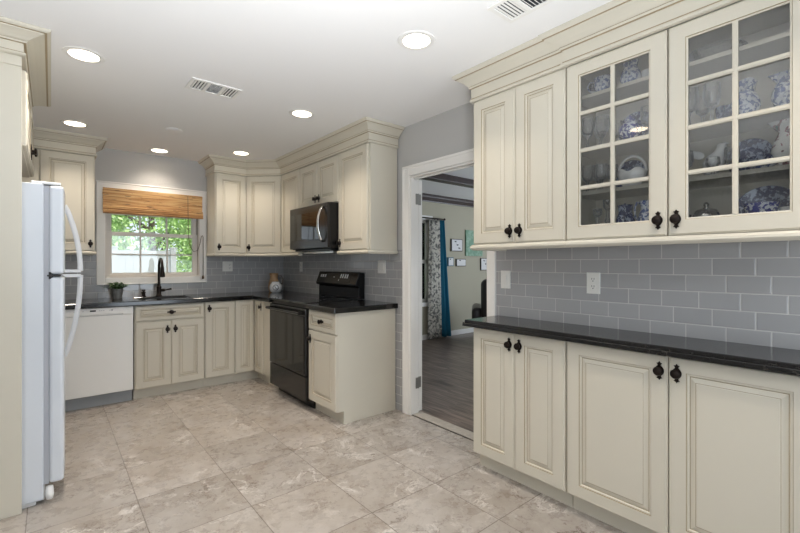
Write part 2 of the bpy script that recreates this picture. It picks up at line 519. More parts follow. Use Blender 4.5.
    def sweep(s, path, prof, mi=None):
        """closed profile of (outward, z) pairs carried along an open xy path with mitred corners; outward is to the right of travel"""
        n, k = len(path), len(prof)
        P = [Vector(p) for p in path]
        offs = []
        for i in range(n):
            ds = []
            if i > 0: ds.append((P[i] - P[i - 1]).normalized())
            if i < n - 1: ds.append((P[i + 1] - P[i]).normalized())
            ns = [Vector((d.y, -d.x)) for d in ds]
            if len(ns) == 1:
                offs.append(ns[0])
            else:
                b = (ns[0] + ns[1]).normalized()
                offs.append(b / max(0.25, b.dot(ns[0])))
        v = [(P[i].x + offs[i].x * o, P[i].y + offs[i].y * o, z) for i in range(n) for o, z in prof]
        f = [(i * k + j, i * k + (j + 1) % k, (i + 1) * k + (j + 1) % k, (i + 1) * k + j) for i in range(n - 1) for j in range(k)]
        a = len(s.f)
        s.add(v, f)
        if mi:
            for q in range(n - 1):
                for j in range(k):
                    if j in mi: s.m[a + q * k + j] = mi[j]
        s.add(v, [tuple(range(k)), tuple(reversed(range((n - 1) * k, n * k)))])

def obj(name, mb, mats, parent=None, loc=(0, 0, 0), rot=(0, 0, 0), bevel=0.0, smooth=False, subsurf=0, seg=2):
    me = bpy.data.meshes.new(name)
    me.from_pydata(mb.v, [], mb.f)
    if not isinstance(mats, (list, tuple)):
        mats = [mats]
    for m_ in mats:
        me.materials.append(m_)
    me.polygons.foreach_set('material_index', mb.m)
    b = bmesh.new(); b.from_mesh(me)
    bmesh.ops.remove_doubles(b, verts=b.verts, dist=1e-6)
    bmesh.ops.recalc_face_normals(b, faces=b.faces)
    b.to_mesh(me); b.free()
    if smooth:
        me.polygons.foreach_set('use_smooth', [True] * len(me.polygons))
        if smooth == 'angle':
            try:
                me.set_sharp_from_angle(angle=R(35))
            except Exception:
                pass
    me.update()
    o = bpy.data.objects.new(name, me)
    COL.objects.link(o)
    o.location = loc; o.rotation_euler = rot; o.parent = parent
    if bevel > 0:
        md = o.modifiers.new('edge', 'BEVEL'); md.width = bevel; md.segments = seg; md.limit_method = 'ANGLE'; md.angle_limit = R(40)
        md.use_clamp_overlap = True
    if subsurf:
        md = o.modifiers.new('smooth', 'SUBSURF'); md.levels = subsurf; md.render_levels = subsurf
    return o

def tag(o, label, cat, group=None):
    o['label'] = label; o['category'] = cat
    if group: o['group'] = group
    return o

def thing(name, label, cat, loc=(0, 0, 0), rotz=0.0, group=None):
    o = bpy.data.objects.new(name, None)
    o.empty_display_size = 0.1
    COL.objects.link(o)
    o.location = loc; o.rotation_euler = (0, 0, rotz)
    return tag(o, label, cat, group)

def struct(o):
    o['kind'] = 'structure'
    return o

def copy_tree(root, loc=None, rotz=None, label=None, group=None):
    c = root.copy(); COL.objects.link(c)
    if loc is not None: c.location = loc
    if rotz is not None: c.rotation_euler = (0, 0, rotz)
    if label: c['label'] = label
    if group: c['group'] = group
    for ch in list(root.children):
        d = ch.copy(); COL.objects.link(d); d.parent = c
        for g in list(ch.children):
            e = g.copy(); COL.objects.link(e); e.parent = d
    return c

ROTX90 = Matrix.Rotation(R(90), 4, 'X')     # lathe axis z -> -y (towards the viewer of a cabinet front)
T = Matrix.Translation

# ------------------------------------------------------------------ room shell
mb = MB(); mb.box(-1.95, 2.289, -2.75, YS + 0.1, -0.08, 0.0)
struct(obj('floor', mb, M['floor']))
mb = MB(); mb.box(2.289, 8.0, -2.2, YLV + 0.1, -0.08, -0.001)
struct(obj('floor', mb, M['wood']))
mb = MB(); mb.box(-1.95, 8.1, -2.75, YS + 0.22, ZC, ZC + 0.12)
struct(obj('ceiling', mb, M['ceiling']))
# transition strip in the doorway, with the dark joint beside it
mb = MB()
mb.box(2.300, 2.400, 1.80, 2.625, 0.0, 0.006)
mb.box(2.290, 2.300, 1.80, 2.625, 0.0, 0.002, 1)
struct(obj('trim_1', mb, [M['strip'], M['slot']], bevel=0.002))

WIN = (0.411, 1.286, 1.112, 2.000)          # kitchen window opening
mb = MB()
mb.cells([-0.95, WIN[0], WIN[1], WX2], [YS, YS + 0.16], [0, WIN[2], WIN[3], ZC], lambda i, j, k: not (i == 1 and k == 1))
struct(obj('wall_back', mb, M['wall']))
DOOR = (1.805, 2.620, 1.975)
mb = MB()
mb.cells([XW + 0.008, WX2], [-2.75, DOOR[0], DOOR[1], YS], [0, DOOR[2], ZC], lambda i, j, k: not (j == 1 and k == 0))
struct(obj('wall_right', mb, M['wall']))
mb = MB(); mb.box(XL - 0.12, XL, 2.83, YS, 0, ZC)
struct(obj('wall_left', mb, M['wall']))
mb = MB()
mb.box(-1.80, XL, 2.83, 2.95, 0, ZC)
mb.cells([-1.92, -1.80], [-2.75, -1.95, 0.15, 2.95], [0, 2.15, ZC], lambda i, j, k: not (j == 1 and k == 0))
struct(obj('wall_left', mb, M['wall']))
mb = MB()
mb.cells([-1.80, 1.0, 2.26, XW + 0.008], [-2.75, -2.63], [0, 2.15, ZC], lambda i, j, k: not (i == 1 and k == 0))
struct(obj('wall_front', mb, M['wall']))

# tile on the walls
mb = MB(); mb.box(XW, XW + 0.007, -2.6, 1.742, 0.88, 1.40)
struct(obj('wall_right_tile', mb, M['tile_y']))
mb = MB(); mb.box(XW, XW + 0.007, 2.697, YS - 0.008, 0.0, 1.372)
struct(obj('wall_right_tile', mb, M['tile_y']))
mb = MB()
mb.cells([XL + 0.001, 0.342, 1.355, XW - 0.001], [YS - 0.007, YS - 0.0005], [0.88, 1.042, 1.372], lambda i, j, k: not (i == 1 and k == 1))
struct(obj('wall_back_tile', mb, M['tile_x']))

# living room shell
LW = (3.95, 4.84, 0.62, 1.98)
mb = MB()
mb.cells([WX2, LW[0], LW[1], 8.1], [YLV, YLV + 0.12], [0, LW[2], LW[3], ZC], lambda i, j, k: not (i == 1 and k == 1))
struct(obj('wall_living_back', mb, M['livingwall']))
mb = MB()
mb.cells([7.98, 8.1], [-2.2, -0.4, 3.2, YLV], [0, 2.15, ZC], lambda i, j, k: not (j == 1 and k == 0))
struct(obj('wall_living_right', mb, M['livingwall']))
mb = MB()
mb.box(WX2, 7.98, -2.2, -2.08, 0, ZC)
struct(obj('wall_living_front', mb, M['livingwall']))
mb = MB(); mb.box(WX2 + 0.01, 7.98, YLV - 0.014, YLV, 0, 0.085)
struct(obj('baseboard_living', mb, M['trim'], bevel=0.003))
mb = MB()
mb.sweep([(WX2 + 0.01, YLV - 0.001), (7.97, YLV - 0.001)], [(0, 2.285), (0.012, 2.285), (0.016, 2.30), (0.05, 2.35), (0.06, 2.37), (0.06, 2.402), (0, 2.402)])
struct(obj('trim_2', mb, M['darkwood']))
mb = MB(); mb.box(WX2 + 0.01, 7.97, 3.755, 3.90, 2.318, 2.402)
struct(obj('trim_3', mb, M['darkwood'], bevel=0.006))

# doorway casing (kitchen side), jamb and opened door
mb = MB()
c0, c1 = XW - 0.012, XW + 0.008
def casing(mb, y0, y1, z0, z1):
    mb.box(c0, c1, y0, y1, z0, z1)
mb.box(c0, c1, 2.620, 2.697, 0, 2.055)
mb.box(c0 - 0.005, c1, 2.680, 2.697, 0, 2.060)
mb.box(c0, c1, 1.745, 1.803, 0, 2.055)
mb.box(c0, c1, 1.803, 2.620, 1.978, 2.055)
mb.box(c0 - 0.005, c1, 1.745, 2.697, 2.040, 2.060)
struct(obj('trim_4', mb, M['trim'], bevel=0.003))
mb = MB()
mb.box(XW - 0.004, WX2 - 0.004, 2.604, 2.621, 0, 1.977)
mb.box(XW - 0.004, WX2 - 0.004, 1.804, 1.818, 0, 1.977)
mb.box(XW - 0.004, WX2 - 0.004, 1.818, 2.604, 1.962, 1.977)
mb.box(XW + 0.03, XW + 0.045, 1.818, 2.604, 1.950, 1.962)
struct(obj('trim_5', mb, M['trim'], bevel=0.002))
door = struct(obj('door_1', MB(), M['trim'], loc=(2.384, 2.615, 0.012)))
me = door.data
mb = MB()
mb.box(0, 0.036, 0, 0.76, 0, 1.945)
door2 = obj('door_leaf', mb, M['trim'], door, bevel=0.002)
for z in (0.20, 1.735):
    mb = MB()
    mb.box(-0.012, 0.020, -0.0035, -0.0005, 0, 0.09)
    mb.box(-0.048, -0.016, -0.0145, -0.0115, 0, 0.09)
    mb.lathe([(0.005, -0.004), (0.005, 0.094)], 10, M4=T((-0.012, -0.008, 0)))
    obj('hinge', mb, M['steel'], door, loc=(0, 0, z))
mb = MB()
mb.lathe([(0.026, 0), (0.026, 0.006), (0.010, 0.010), (0.010, 0.03), (0.024, 0.04), (0.027, 0.052), (0.018, 0.064), (0, 0.066)], 16, M4=T((0.036, 0.70, 0.95)) @ Matrix.Rotation(R(90), 4, 'Y'))
obj('door_knob', mb, M['bronze'], door, smooth=True)

# ------------------------------------------------------------------ kitchen window
win = bpy.data.objects.new('window_1', None); COL.objects.link(win); struct(win)
mb = MB()
x0, x1, z0, z1 = WIN
cw = 0.070
yc0, yc1 = YS - 0.020, YS - 0.0005
mb.box(x0 - cw, x0, yc0, yc1, z0 - cw, z1 + cw)
mb.box(x1, x1 + cw, yc0, yc1, z0 - cw, z1 + cw)
mb.box(x0, x1, yc0, yc1, z1, z1 + cw)
mb.box(x0, x1, yc0, yc1, z0 - cw, z0)
for a in ((x0 - cw, x1 + cw, z1 + cw - 0.012, z1 + cw), (x0 - cw, x1 + cw, z0 - cw, z0 - cw + 0.012), (x0 - cw, x0 - cw + 0.012, z0 - cw, z1 + cw), (x1 + cw - 0.012, x1 + cw, z0 - cw, z1 + cw)):
    mb.box(a[0], a[1], yc0 - 0.006, yc1, a[2], a[3])
obj('casing', mb, M['trim'], win, bevel=0.003)
mb = MB()
mb.box(x0 - 0.001, x0 + 0.012, YS - 0.012, YS + 0.15, z0, z1)
mb.box(x1 - 0.012, x1 + 0.001, YS - 0.012, YS + 0.15, z0, z1)
mb.box(x0 + 0.012, x1 - 0.012, YS - 0.012, YS + 0.15, z1 - 0.012, z1 + 0.001)
mb.box(x0 + 0.012, x1 - 0.012, YS - 0.016, YS + 0.15, z0 - 0.001, z0 + 0.012)
obj('jamb', mb, M['vinyl'], win)
def sash(name, xa, xb, za, zb, y, fr, cols, rows, bot):
    mb = MB()
    mb.box(xa, xa + fr, y, y + 0.03, za, zb)
    mb.box(xb - fr, xb, y, y + 0.03, za, zb)
    mb.box(xa + fr, xb - fr, y, y + 0.03, zb - fr * 0.8, zb)
    mb.box(xa + fr, xb - fr, y, y + 0.03, za, za + bot)
    ga, gb, gc, gd = xa + fr, xb - fr, za + bot, zb - fr * 0.8
    for i in range(1, cols):
        q = ga + (gb - ga) * i / cols
        mb.box(q - 0.008, q + 0.008, y + 0.006, y + 0.022, gc, gd)
    for i in range(1, rows):
        q = gc + (gd - gc) * i / rows
        mb.box(ga, gb, y + 0.007, y + 0.021, q - 0.007, q + 0.007)
    s_ = obj(name, mb, M['vinyl'], win, bevel=0.002)
    g = MB(); g.box(ga - 0.005, gb + 0.005, y + 0.012, y + 0.016, gc - 0.005, gd + 0.005)
    obj('glass_pane', g, M['glass'], s_)
sash('sash', x0 + 0.014, x1 - 0.014, z0 + 0.014, 1.578, YS + 0.045, 0.048, 3, 2, 0.034)
sash('sash', x0 + 0.014, x1 - 0.014, 1.545, z1 - 0.014, YS + 0.085, 0.048, 3, 2, 0.034)
mb = MB()
mb.box(0.80, 0.88, YS + 0.030, YS + 0.045, 1.565, 1.578)
mb.tube([(0.84, YS + 0.035, 1.578), (0.84, YS + 0.02, 1.584), (0.80, YS + 0.018, 1.586)], 0.005, 6)
obj('sash_lock', mb, M['white2'], win, bevel=0.002)

# living room window behind the curtain
win2 = bpy.data.objects.new('window_2', None); COL.objects.link(win2); struct(win2)
mb = MB()
a0, a1, b0, b1 = LW
for q in ((a0 - 0.07, a0, b0 - 0.07, b1 + 0.07), (a1, a1 + 0.07, b0 - 0.07, b1 + 0.07), (a0, a1, b1, b1 + 0.07), (a0, a1, b0 - 0.07, b0)):
    mb.box(q[0], q[1], YLV - 0.018, YLV - 0.0005, q[2], q[3])
for q in ((a0, a0 + 0.05, b0, b1), (a1 - 0.05, a1, b0, b1), (a0, a1, b1 - 0.05, b1), (a0, a1, b0, b0 + 0.05), (a0, a1, 1.26, 1.32)):
    mb.box(q[0], q[1], YLV + 0.03, YLV + 0.07, q[2], q[3])
obj('window_frame', mb, M['trim'], win2, bevel=0.003)
mb = MB(); mb.box(a0 + 0.04, a1 - 0.04, YLV + 0.045, YLV + 0.05, b0 + 0.04, b1 - 0.04)
obj('glass_pane', mb, M['glass'], win2)

# ------------------------------------------------------------------ cabinet parts
def ringloft(mb, w, h, prof, y0=0.0, cx=0.0, cz=0.0):
    """nested rectangles from the door edge inwards: prof = (inset, forward, material of the ring that ends here)"""
    prev = None
    for ins, fw, mi in prof:
        q = [(cx + ins, -fw + y0, cz + ins), (cx + w - ins, -fw + y0, cz + ins), (cx + w - ins, -fw + y0, cz + h - ins), (cx + ins, -fw + y0, cz + h - ins)]
        if prev:
            for i in range(4):
                mb.face([prev[i], prev[(i + 1) % 4], q[(i + 1) % 4], q[i]], mi)
        prev = q
    mb.face(prev, prof[-1][2] if prof[-1][2] == 0 else 0)

def panel_mesh(w, h, st=0.062):
    mb = MB()
    # back
    mb.face([(0, 0, 0), (0, 0, h), (w, 0, h), (w, 0, 0)], 0)
    prof = [(0.0, 0.0, 0), (0.0, 0.014, 0), (0.005, 0.016, 0), (0.007, 0.020, 0), (st, 0.020, 0), (st + 0.002, 0.016, 1), (st + 0.007, 0.0165, 0),
            (st + 0.011, 0.011, 0), (st + 0.0135, 0.0095, 1), (st + 0.032, 0.0165, 0), (st + 0.034, 0.0165, 1), (st + 0.037, 0.018, 0)]
    lim = min(w, h) / 2
    sc = min(1.0, (lim - 0.006) / (st + 0.037))
    ringloft(mb, w, h, [(i * sc if i > 0.01 else i, f, k) for i, f, k in prof])
    return mb

_knob = None
def knob_data():
    global _knob
    if _knob is None:
        mb = MB()
        # rosette plate with pointed leaf tips above and below
        pts = [(0.0, 0.040), (-0.004, 0.034), (-0.011, 0.0315), (-0.007, 0.027), (-0.006, 0.022), (-0.012, 0.016), (-0.0165, 0.008), (-0.018, 0.0)]
        poly = pts + [(x, -z) for x, z in reversed(pts[:-1])]
        poly = poly + [(-x, z) for x, z in reversed(poly[1:-1])]
        a = sum(poly[i][0] * poly[(i + 1) % len(poly)][1] - poly[(i + 1) % len(poly)][0] * poly[i][1] for i in range(len(poly)))
        if a < 0: poly.reverse()
        mb.prism(poly, 0.0, 0.004, M4=ROTX90)
        mb.lathe([(0.009, 0.003), (0.007, 0.010), (0.008, 0.014), (0.017, 0.017), (0.0195, 0.022), (0.0165, 0.028), (0.008, 0.031), (0, 0.0315)], 18, M4=ROTX90)
        o = obj('knob', mb, M['bronze'], smooth='angle')
        _knob = o.data
        bpy.data.objects.remove(o)
    return _knob

def add_knob(parent, x, z, turn=0.0):
    o = bpy.data.objects.new('knob', knob_data())
    COL.objects.link(o)
    o.parent = parent
    o.location = (x, -0.0202, z)
    o.rotation_euler = (0, turn, 0)
    return o

def add_door(cab, x, z, w, h, knob=None, name='door', turn=0.0, st=0.062):
    d = obj(name, panel_mesh(w, h, st), [M['cream'], M['glaze']], cab, loc=(x, -0.0005, z))
    if knob: add_knob(d, knob[0], knob[1], turn)
    return d

def base_carcass(cab, w, depth, z0=0.10, z1=0.870, toe=0.052):
    mb = MB()
    mb.box(0, w, 0, depth, z0, z1)
    o = obj('carcass', mb, M['cream'], cab, bevel=0.001)
    mb = MB(); mb.box(0.0, w, toe, depth, 0, z0)
    obj('toe_kick', mb, M['cream'], cab)
    return o

def wall_carcass(cab, w, depth, z0=1.368, z1=2.238, rail=True, ends=(0, 0)):
    mb = MB(); mb.box(0, w, 0, depth, z0, z1)
    o = obj('carcass', mb, M['cream'], cab, bevel=0.001)
    if rail: light_rail(cab, w, depth, z0, ends)
    return o

def light_rail(cab, w, depth, z0, ends):
    mb = MB()
    pr = [(-0.014, z0 - 0.001), (0.024, z0 - 0.001), (0.028, z0 - 0.008), (0.032, z0 - 0.010), (0.034, z0 - 0.020), (0.030, z0 - 0.026), (0.022, z0 - 0.034), (-0.014, z0 - 0.034)]
    path = [(0, 0), (w, 0)]
    # travel with the outside on the right: facing the front (-y), go from left to right
    if ends[0]: path = [(0.022, depth), (0.022, 0)] + path[1:]
    if ends[1]: path = path[:-1] + [(w - 0.022, 0), (w - 0.022, depth)]
    mb.sweep(path, pr)
    obj('light_rail', mb, M['cream'], cab)

RM90 = R(-90)     # faces -x
RP90 = R(90)      # faces +x
G = 0.0014        # half the gap between doors
BH = 0.765        # base door height
ZB = 0.102

# --- sink run, facing the camera
cab = thing('sink_base_cabinet', 'cream base cabinet under the black sink with false drawer front and two doors', 'cabinet', (0.585, 4.498, 0))
mb = MB()
mb.cells([0, 0.018, 0.582, 0.600], [0, 0.018, 0.545, 0.565], [0.10, 0.118, 0.870], lambda i, j, k: not (i == 1 and j == 1 and k == 1))
obj('carcass', mb, M['cream'], cab, bevel=0.001)
mb = MB(); mb.box(0.0, 0.600, 0.052, 0.565, 0, 0.10)
obj('toe_kick', mb, M['cream'], cab)
add_door(cab, 0.006, 0.722, 0.588, 0.142, (0.294, 0.071), 'drawer_front', R(90), 0.040)
add_door(cab, 0.006, ZB, 0.294 - G, 0.612, (0.260, 0.530))
add_door(cab, 0.300 + G, ZB, 0.294 - G, 0.612, (0.032, 0.530))
cab = thing('base_cabinet', 'narrow cream single door base cabinet just right of the sink cabinet', 'cabinet', (1.187, 4.498, 0))
base_carcass(cab, 0.293, 0.565)
add_door(cab, 0.003, ZB, 0.287, BH, (0.036, 0.700))
cab = thing('corner_base_cabinet', 'cream corner base cabinet with folding door in the inside corner left of the range', 'cabinet', (1.482, 4.498, 0))
mb = MB()
mb.prism([(0, 0), (0.222, 0), (0.222, -0.483), (0.795, -0.483), (0.795, 0.565), (0, 0.565)], 0.10, 0.87)
obj('carcass', mb, M['cream'], cab)
mb = MB()
mb.prism([(0, 0.052), (0.274, 0.052), (0.274, -0.483), (0.795, -0.483), (0.795, 0.565), (0, 0.565)], 0.0, 0.10)
obj('toe_kick', mb, M['cream'], cab)
add_door(cab, 0.003, ZB, 0.196, BH, None, 'door', 0, 0.050)
d = obj('door', panel_mesh(0.215, BH, 0.050), [M['cream'], M['glaze']], cab, loc=(0.2215, -0.024, ZB), rot=(0, 0, RM90))
add_knob(d, 0.186, 0.700)
cab = thing('blind_corner_cabinet', 'plain cream base cabinet behind the refrigerator left of the dishwasher', 'cabinet', (XL + 0.004, 4.498, 0))
base_carcass(cab, 0.672, 0.565)

# --- range run, facing the fridge
cab = thing('drawer_base_cabinet', 'cream base cabinet with one drawer over one door right of the black range', 'cabinet', (1.704, 3.246, 0), RM90)
base_carcass(cab, 0.450, 0.572)
add_door(cab, 0.004, 0.700, 0.442, 0.166, (0.221, 0.083), 'drawer', R(90), 0.042)
add_door(cab, 0.004, ZB, 0.442, 0.592, (0.034, 0.520))

# --- hutch base, facing left
cab = thing('narrow_door_base_cabinet', 'shallow cream base cabinet with two narrow doors beside the doorway under black counter', 'cabinet', (XF + 0.020, 1.692, 0), RM90)
base_carcass(cab, 0.604, 0.262)
add_door(cab, 0.004, ZB, 0.298 - G, BH, (0.264, 0.695))
add_door(cab, 0.302 + G, ZB, 0.298 - G, BH, (0.030, 0.695))
cab = thing('wide_door_base_cabinet', 'shallow cream base cabinet with two wide doors below the glass fronted cabinet', 'cabinet', (XF + 0.020, 1.084, 0), RM90)
base_carcass(cab, 0.904, 0.262)
add_door(cab, 0.004, ZB, 0.447 - G, BH, (0.416, 0.697))
add_door(cab, 0.453 + G, ZB, 0.447 - G, BH, (0.030, 0.697))

# --- wall cabinets
cab = thing('wall_cabinet', 'cream single door wall cabinet above the dishwasher left of the window', 'cabinet', (XL + 0.004, YU + 0.020, 0))
wall_carcass(cab, 1.026, 0.300, ends=(0, 1))
add_door(cab, 0.640, 1.372, 0.383, 0.866, (0.352, 0.064))
mb = MB(); mb.box(0.45, 0.634, -0.018, -0.0005, 1.372, 2.234)
obj('filler_strip', mb, M['cream'], cab, bevel=0.002)
cab = thing('wall_cabinet', 'cream single door wall cabinet just right of the window', 'cabinet', (1.360, YU + 0.020, 0))
wall_carcass(cab, 0.337, 0.300, ends=(1, 0))
add_door(cab, 0.008, 1.372, 0.326, 0.866, (0.032, 0.064))
cab = thing('corner_wall_cabinet', 'cream diagonal corner wall cabinet above the tan jug', 'cabinet', (1.700, 4.770, 0))
mb = MB()
mb.prism([(0, 0), (0.299, -0.299), (0.580, -0.299), (0.580, 0.300), (0, 0.300)], 1.368, 2.238)
obj('carcass', mb, M['cream'], cab)
L = 0.299 * math.sqrt(2)
d = obj('door', panel_mesh(L - 0.024, 0.866), [M['cream'], M['glaze']], cab, loc=(0.0085, -0.0085, 1.372), rot=(0, 0, R(-45)))
add_knob(d, 0.032, 0.064)
mb = MB()
pr = [(-0.014, 1.367), (0.024, 1.367), (0.028, 1.360), (0.032, 1.358), (0.034, 1.348), (0.030, 1.342), (0.022, 1.334), (-0.014, 1.334)]
mb.sweep([(0.0, 0.0), (0.299, -0.299)], pr)
obj('light_rail', mb, M['cream'], cab)
cab = thing('wall_cabinet', 'cream single door wall cabinet left of the microwave', 'cabinet', (XU + 0.020, 4.468, 0), RM90)
wall_carcass(cab, 0.454, 0.280)
add_door(cab, 0.010, 1.372, 0.440, 0.866, (0.405, 0.064))
cab = thing('short_wall_cabinet', 'short cream two door wall cabinet directly above the microwave', 'cabinet', (XU + 0.020, 4.012, 0), RM90)
wall_carcass(cab, 0.762, 0.280, 1.806, 2.238, rail=False)
add_door(cab, 0.003, 1.812, 0.377 - G, 0.422, (0.340, 0.070))
add_door(cab, 0.382 + G, 1.812, 0.377 - G, 0.422, (0.034, 0.070))
cab = thing('wall_cabinet', 'cream single door wall cabinet right of the microwave, end panel towards doorway', 'cabinet', (XU + 0.020, 3.247, 0), RM90)
wall_carcass(cab, 0.470, 0.280, ends=(0, 1))
add_door(cab, 0.004, 1.372, 0.446, 0.866, (0.030, 0.064))

# --- over the fridge
cab = thing('over_fridge_cabinet', 'short cream two door cabinet above the white refrigerator', 'cabinet', (-0.113, 2.850, 0), RP90)
wall_carcass(cab, 1.000, 0.590, 1.845, 2.238, rail=False)
add_door(cab, 0.004, 1.852, 0.496 - G, 0.380, (0.462, 0.070))
add_door(cab, 0.502 + G, 1.852, 0.494 - G, 0.380, (0.032, 0.070))
mb = MB(); mb.box(XL + 0.002, -0.113, 2.826, 2.848, 0, 2.238)
tag(obj('fridge_end_panel', mb, M['cream'], bevel=0.0015), 'tall plain cream end panel against the side of the refrigerator', 'panel')

# --- hutch wall cabinets
cab = thing('solid_door_wall_cabinet', 'cream wall cabinet with two narrow solid doors beside the doorway', 'cabinet', (XF + 0.020, 1.690, 0), RM90)
wall_carcass(cab, 0.602, 0.272, ends=(1, 0))
add_door(cab, 0.004, 1.370, 0.298 - G, 0.868, (0.266, 0.066))
add_door(cab, 0.302 + G, 1.370, 0.297 - G, 0.868, (0.030, 0.066))

gc = thing('glass_door_wall_cabinet', 'cream wall cabinet with two glass grid doors showing blue china', 'cabinet', (XF + 0.020, 1.086, 0), RM90)
gw, gd = 0.904, 0.272
mb = MB()
mb.box(0, 0.018, 0, gd, 1.368, 2.238)
mb.box(gw - 0.018, gw, 0, gd, 1.368, 2.238)
mb.box(0.018, gw - 0.018, gd - 0.008, gd, 1.368, 2.238)
mb.box(0.018, gw - 0.018, 0, gd - 0.008, 1.368, 1.386)
mb.box(0.018, gw - 0.018, 0, gd - 0.008, 2.220, 2.238)
obj('carcass', mb, M['cream'], gc)
SH = [1.386, 1.610, 1.828, 2.088]            # shelf tops
for z in SH[1:]:
    mb = MB(); mb.box(0.0185, gw - 0.0185, 0.030, gd - 0.0085, z - 0.018, z)
    obj('shelf', mb, M['cream'], gc, bevel=0.0015)
light_rail(gc, gw, gd, 1.368, (0, 0))
def glass_door(x, w, h, knob):
    mb = MB()
    st = 0.070
    # frame of four members, stiles full height, moulded inner edge
    ow, oh = w - 2 * st, h - 2 * st
    prof = [(0.0, 0.0, 0), (0.0, 0.014, 0), (0.005, 0.016, 0), (0.007, 0.020, 0), (st - 0.008, 0.020, 0), (st - 0.006, 0.016, 1), (st, 0.014, 0), (st, 0.0, 0)]
    prev = None
    for ins, fw, mi in prof:
        q = [(ins, -fw, ins), (w - ins, -fw, ins), (w - ins, -fw, h - ins), (ins, -fw, h - ins)]
        if prev:
            for i in range(4):
                mb.face([prev[i], prev[(i + 1) % 4], q[(i + 1) % 4], q[i]], mi)
        prev = q
    a = [(0, 0, 0), (w, 0, 0), (w, 0, h), (0, 0, h)]
    for i in range(4):
        mb.face([a[(i + 1) % 4], a[i], prev[i], prev[(i + 1) % 4]], 0)
    c = w / 2
    mb.box(c - 0.009, c + 0.009, -0.016, -0.004, st, h - st)
    mb.box(c - 0.004, c + 0.004, -0.019, -0.016, st, h - st)
    for k in (1, 2, 3):
        z = st + oh * k / 4
        mb.box(st, w - st, -0.0158, -0.0042, z - 0.009, z + 0.009)
        mb.box(st, w - st, -0.0188, -0.0158, z - 0.004, z + 0.004)
    d = obj('door', mb, [M['cream'], M['glaze']], gc, loc=(x, -0.0005, 1.370))
    g = MB(); g.box(st - 0.003, w - st + 0.003, -0.0085, -0.0060, st - 0.003, h - st + 0.003)
    obj('glass_pane', g, M['cabglass'], d)
    add_knob(d, knob, 0.066)
glass_door(0.003, 0.447 - G, 0.868, 0.414)
glass_door(0.453 + G, 0.447 - G, 0.868, 0.030)

# ------------------------------------------------------------------ crown mouldings
CROWN = [(-0.012, 2.2395), (0.010, 2.2395), (0.014, 2.246), (0.012, 2.254), (0.006, 2.257), (0.006, 2.262), (0.006, 2.318), (0.014, 2.321), (0.018, 2.330), (0.016, 2.334),
         (0.024, 2.340), (0.036, 2.352), (0.052, 2.364), (0.068, 2.373), (0.070, 2.378), (0.078, 2.380), (0.086, 2.388), (0.090, 2.396), (0.090, 2.4025), (-0.012, 2.4025)]
GL = {4: 1, 6: 1, 8: 1, 14: 1}
def crown(path, label, prof=CROWN):
    mb = MB(); mb.sweep(path, prof, GL)
    return tag(obj('crown_moulding', mb, [M['cream'], M['glaze']]), label, 'moulding')
w_ = 0.001
crown([(1.358, YS - w_), (1.358, YU), (1.697, YU), (XU, YU - 0.282), (XU, 2.774), (XW - w_, 2.774)], 'cream crown moulding bending round the cabinets above the microwave')
crown([(XL + 0.003, YU), (0.312, YU), (0.312, YS - w_)], 'cream crown moulding on the wall cabinet left of the window')
fcrown = crown([(XL - 0.6, 2.7955), (-0.112, 2.7955), (-0.112, 3.855), (XL + 0.003, 3.855)], 'cream crown moulding above the refrigerator cabinet',
      [(o if o < 0 else o * 1.25, 2.283 + (z - 2.2395) * 0.1195 / 0.163 if z < 2.4 else z) for o, z in CROWN])
mb = MB(); mb.box(XL - 0.6, -0.112, 2.8125, 2.8255, 2.236, 2.300)
obj('backing_board', mb, M['cream'], fcrown, bevel=0.002)
crown([(XW - w_, 1.692), (XF, 1.692), (XF, 1.090), (XF - 0.009, 1.090), (XF - 0.009, 0.182), (XW - w_, 0.182)], 'cream stepped crown moulding above the glass fronted cabinet')

# ------------------------------------------------------------------ countertops
CT = 0.914
mb = MB()
SK = (0.640, 1.100, 4.585, 4.935)
xs = [XL + 0.004, SK[0], SK[1], 1.656, XW - 0.001]
ys = [4.016, 4.448, SK[2], SK[3], YS - 0.008]
mb.cells(xs, ys, [0.8705, CT], lambda i, j, k: (j > 0 or i == 3) and not (i == 1 and j == 2))
tag(obj('countertop', mb, M['granite'], bevel=0.007, seg=3), 'L-shaped black granite countertop holding the sink below the window', 'countertop')
mb = MB(); mb.box(1.654, XW - 0.001, 2.768, 3.246, 0.8705, CT)
tag(obj('countertop', mb, M['granite'], bevel=0.007, seg=3), 'small black granite countertop right of the range', 'countertop')
mb = MB(); mb.box(1.952, XW - 0.001, 0.15, 1.728, 0.8705, 0.910)
mb.box(1.942, 1.953, 0.15, 1.738, 0.8705, 0.893)
mb.box(1.953, XW - 0.02, 1.727, 1.738, 0.8705, 0.893)
tag(obj('countertop', mb, M['granite'], bevel=0.005, seg=3), 'long black granite countertop on the shallow cabinets along tiled wall', 'countertop')

# ------------------------------------------------------------------ sink, faucet, counter things
sk = thing('kitchen_sink', 'black undermount sink below the window', 'sink', (0, 0, 0))
mb = MB()
a0, a1, b0, b1 = SK[0] + 0.001, SK[1] - 0.001, SK[2] + 0.001, SK[3] - 0.001
mb.cells([a0, a0 + 0.012, a1 - 0.012, a1], [b0, b0 + 0.012, b1 - 0.012, b1], [0.69, 0.702, 0.905], lambda i, j, k: not (i == 1 and j == 1 and k == 1))
obj('basin', mb, M['sinkmat'], sk, bevel=0.006)
mb = MB(); mb.lathe([(0.045, 0.702), (0.045, 0.705), (0.03, 0.706), (0.028, 0.703), (0, 0.703)], 20, M4=T((0.87, 4.77, 0.0005)))
obj('drain', mb, M['bronze'], sk, smooth='angle')

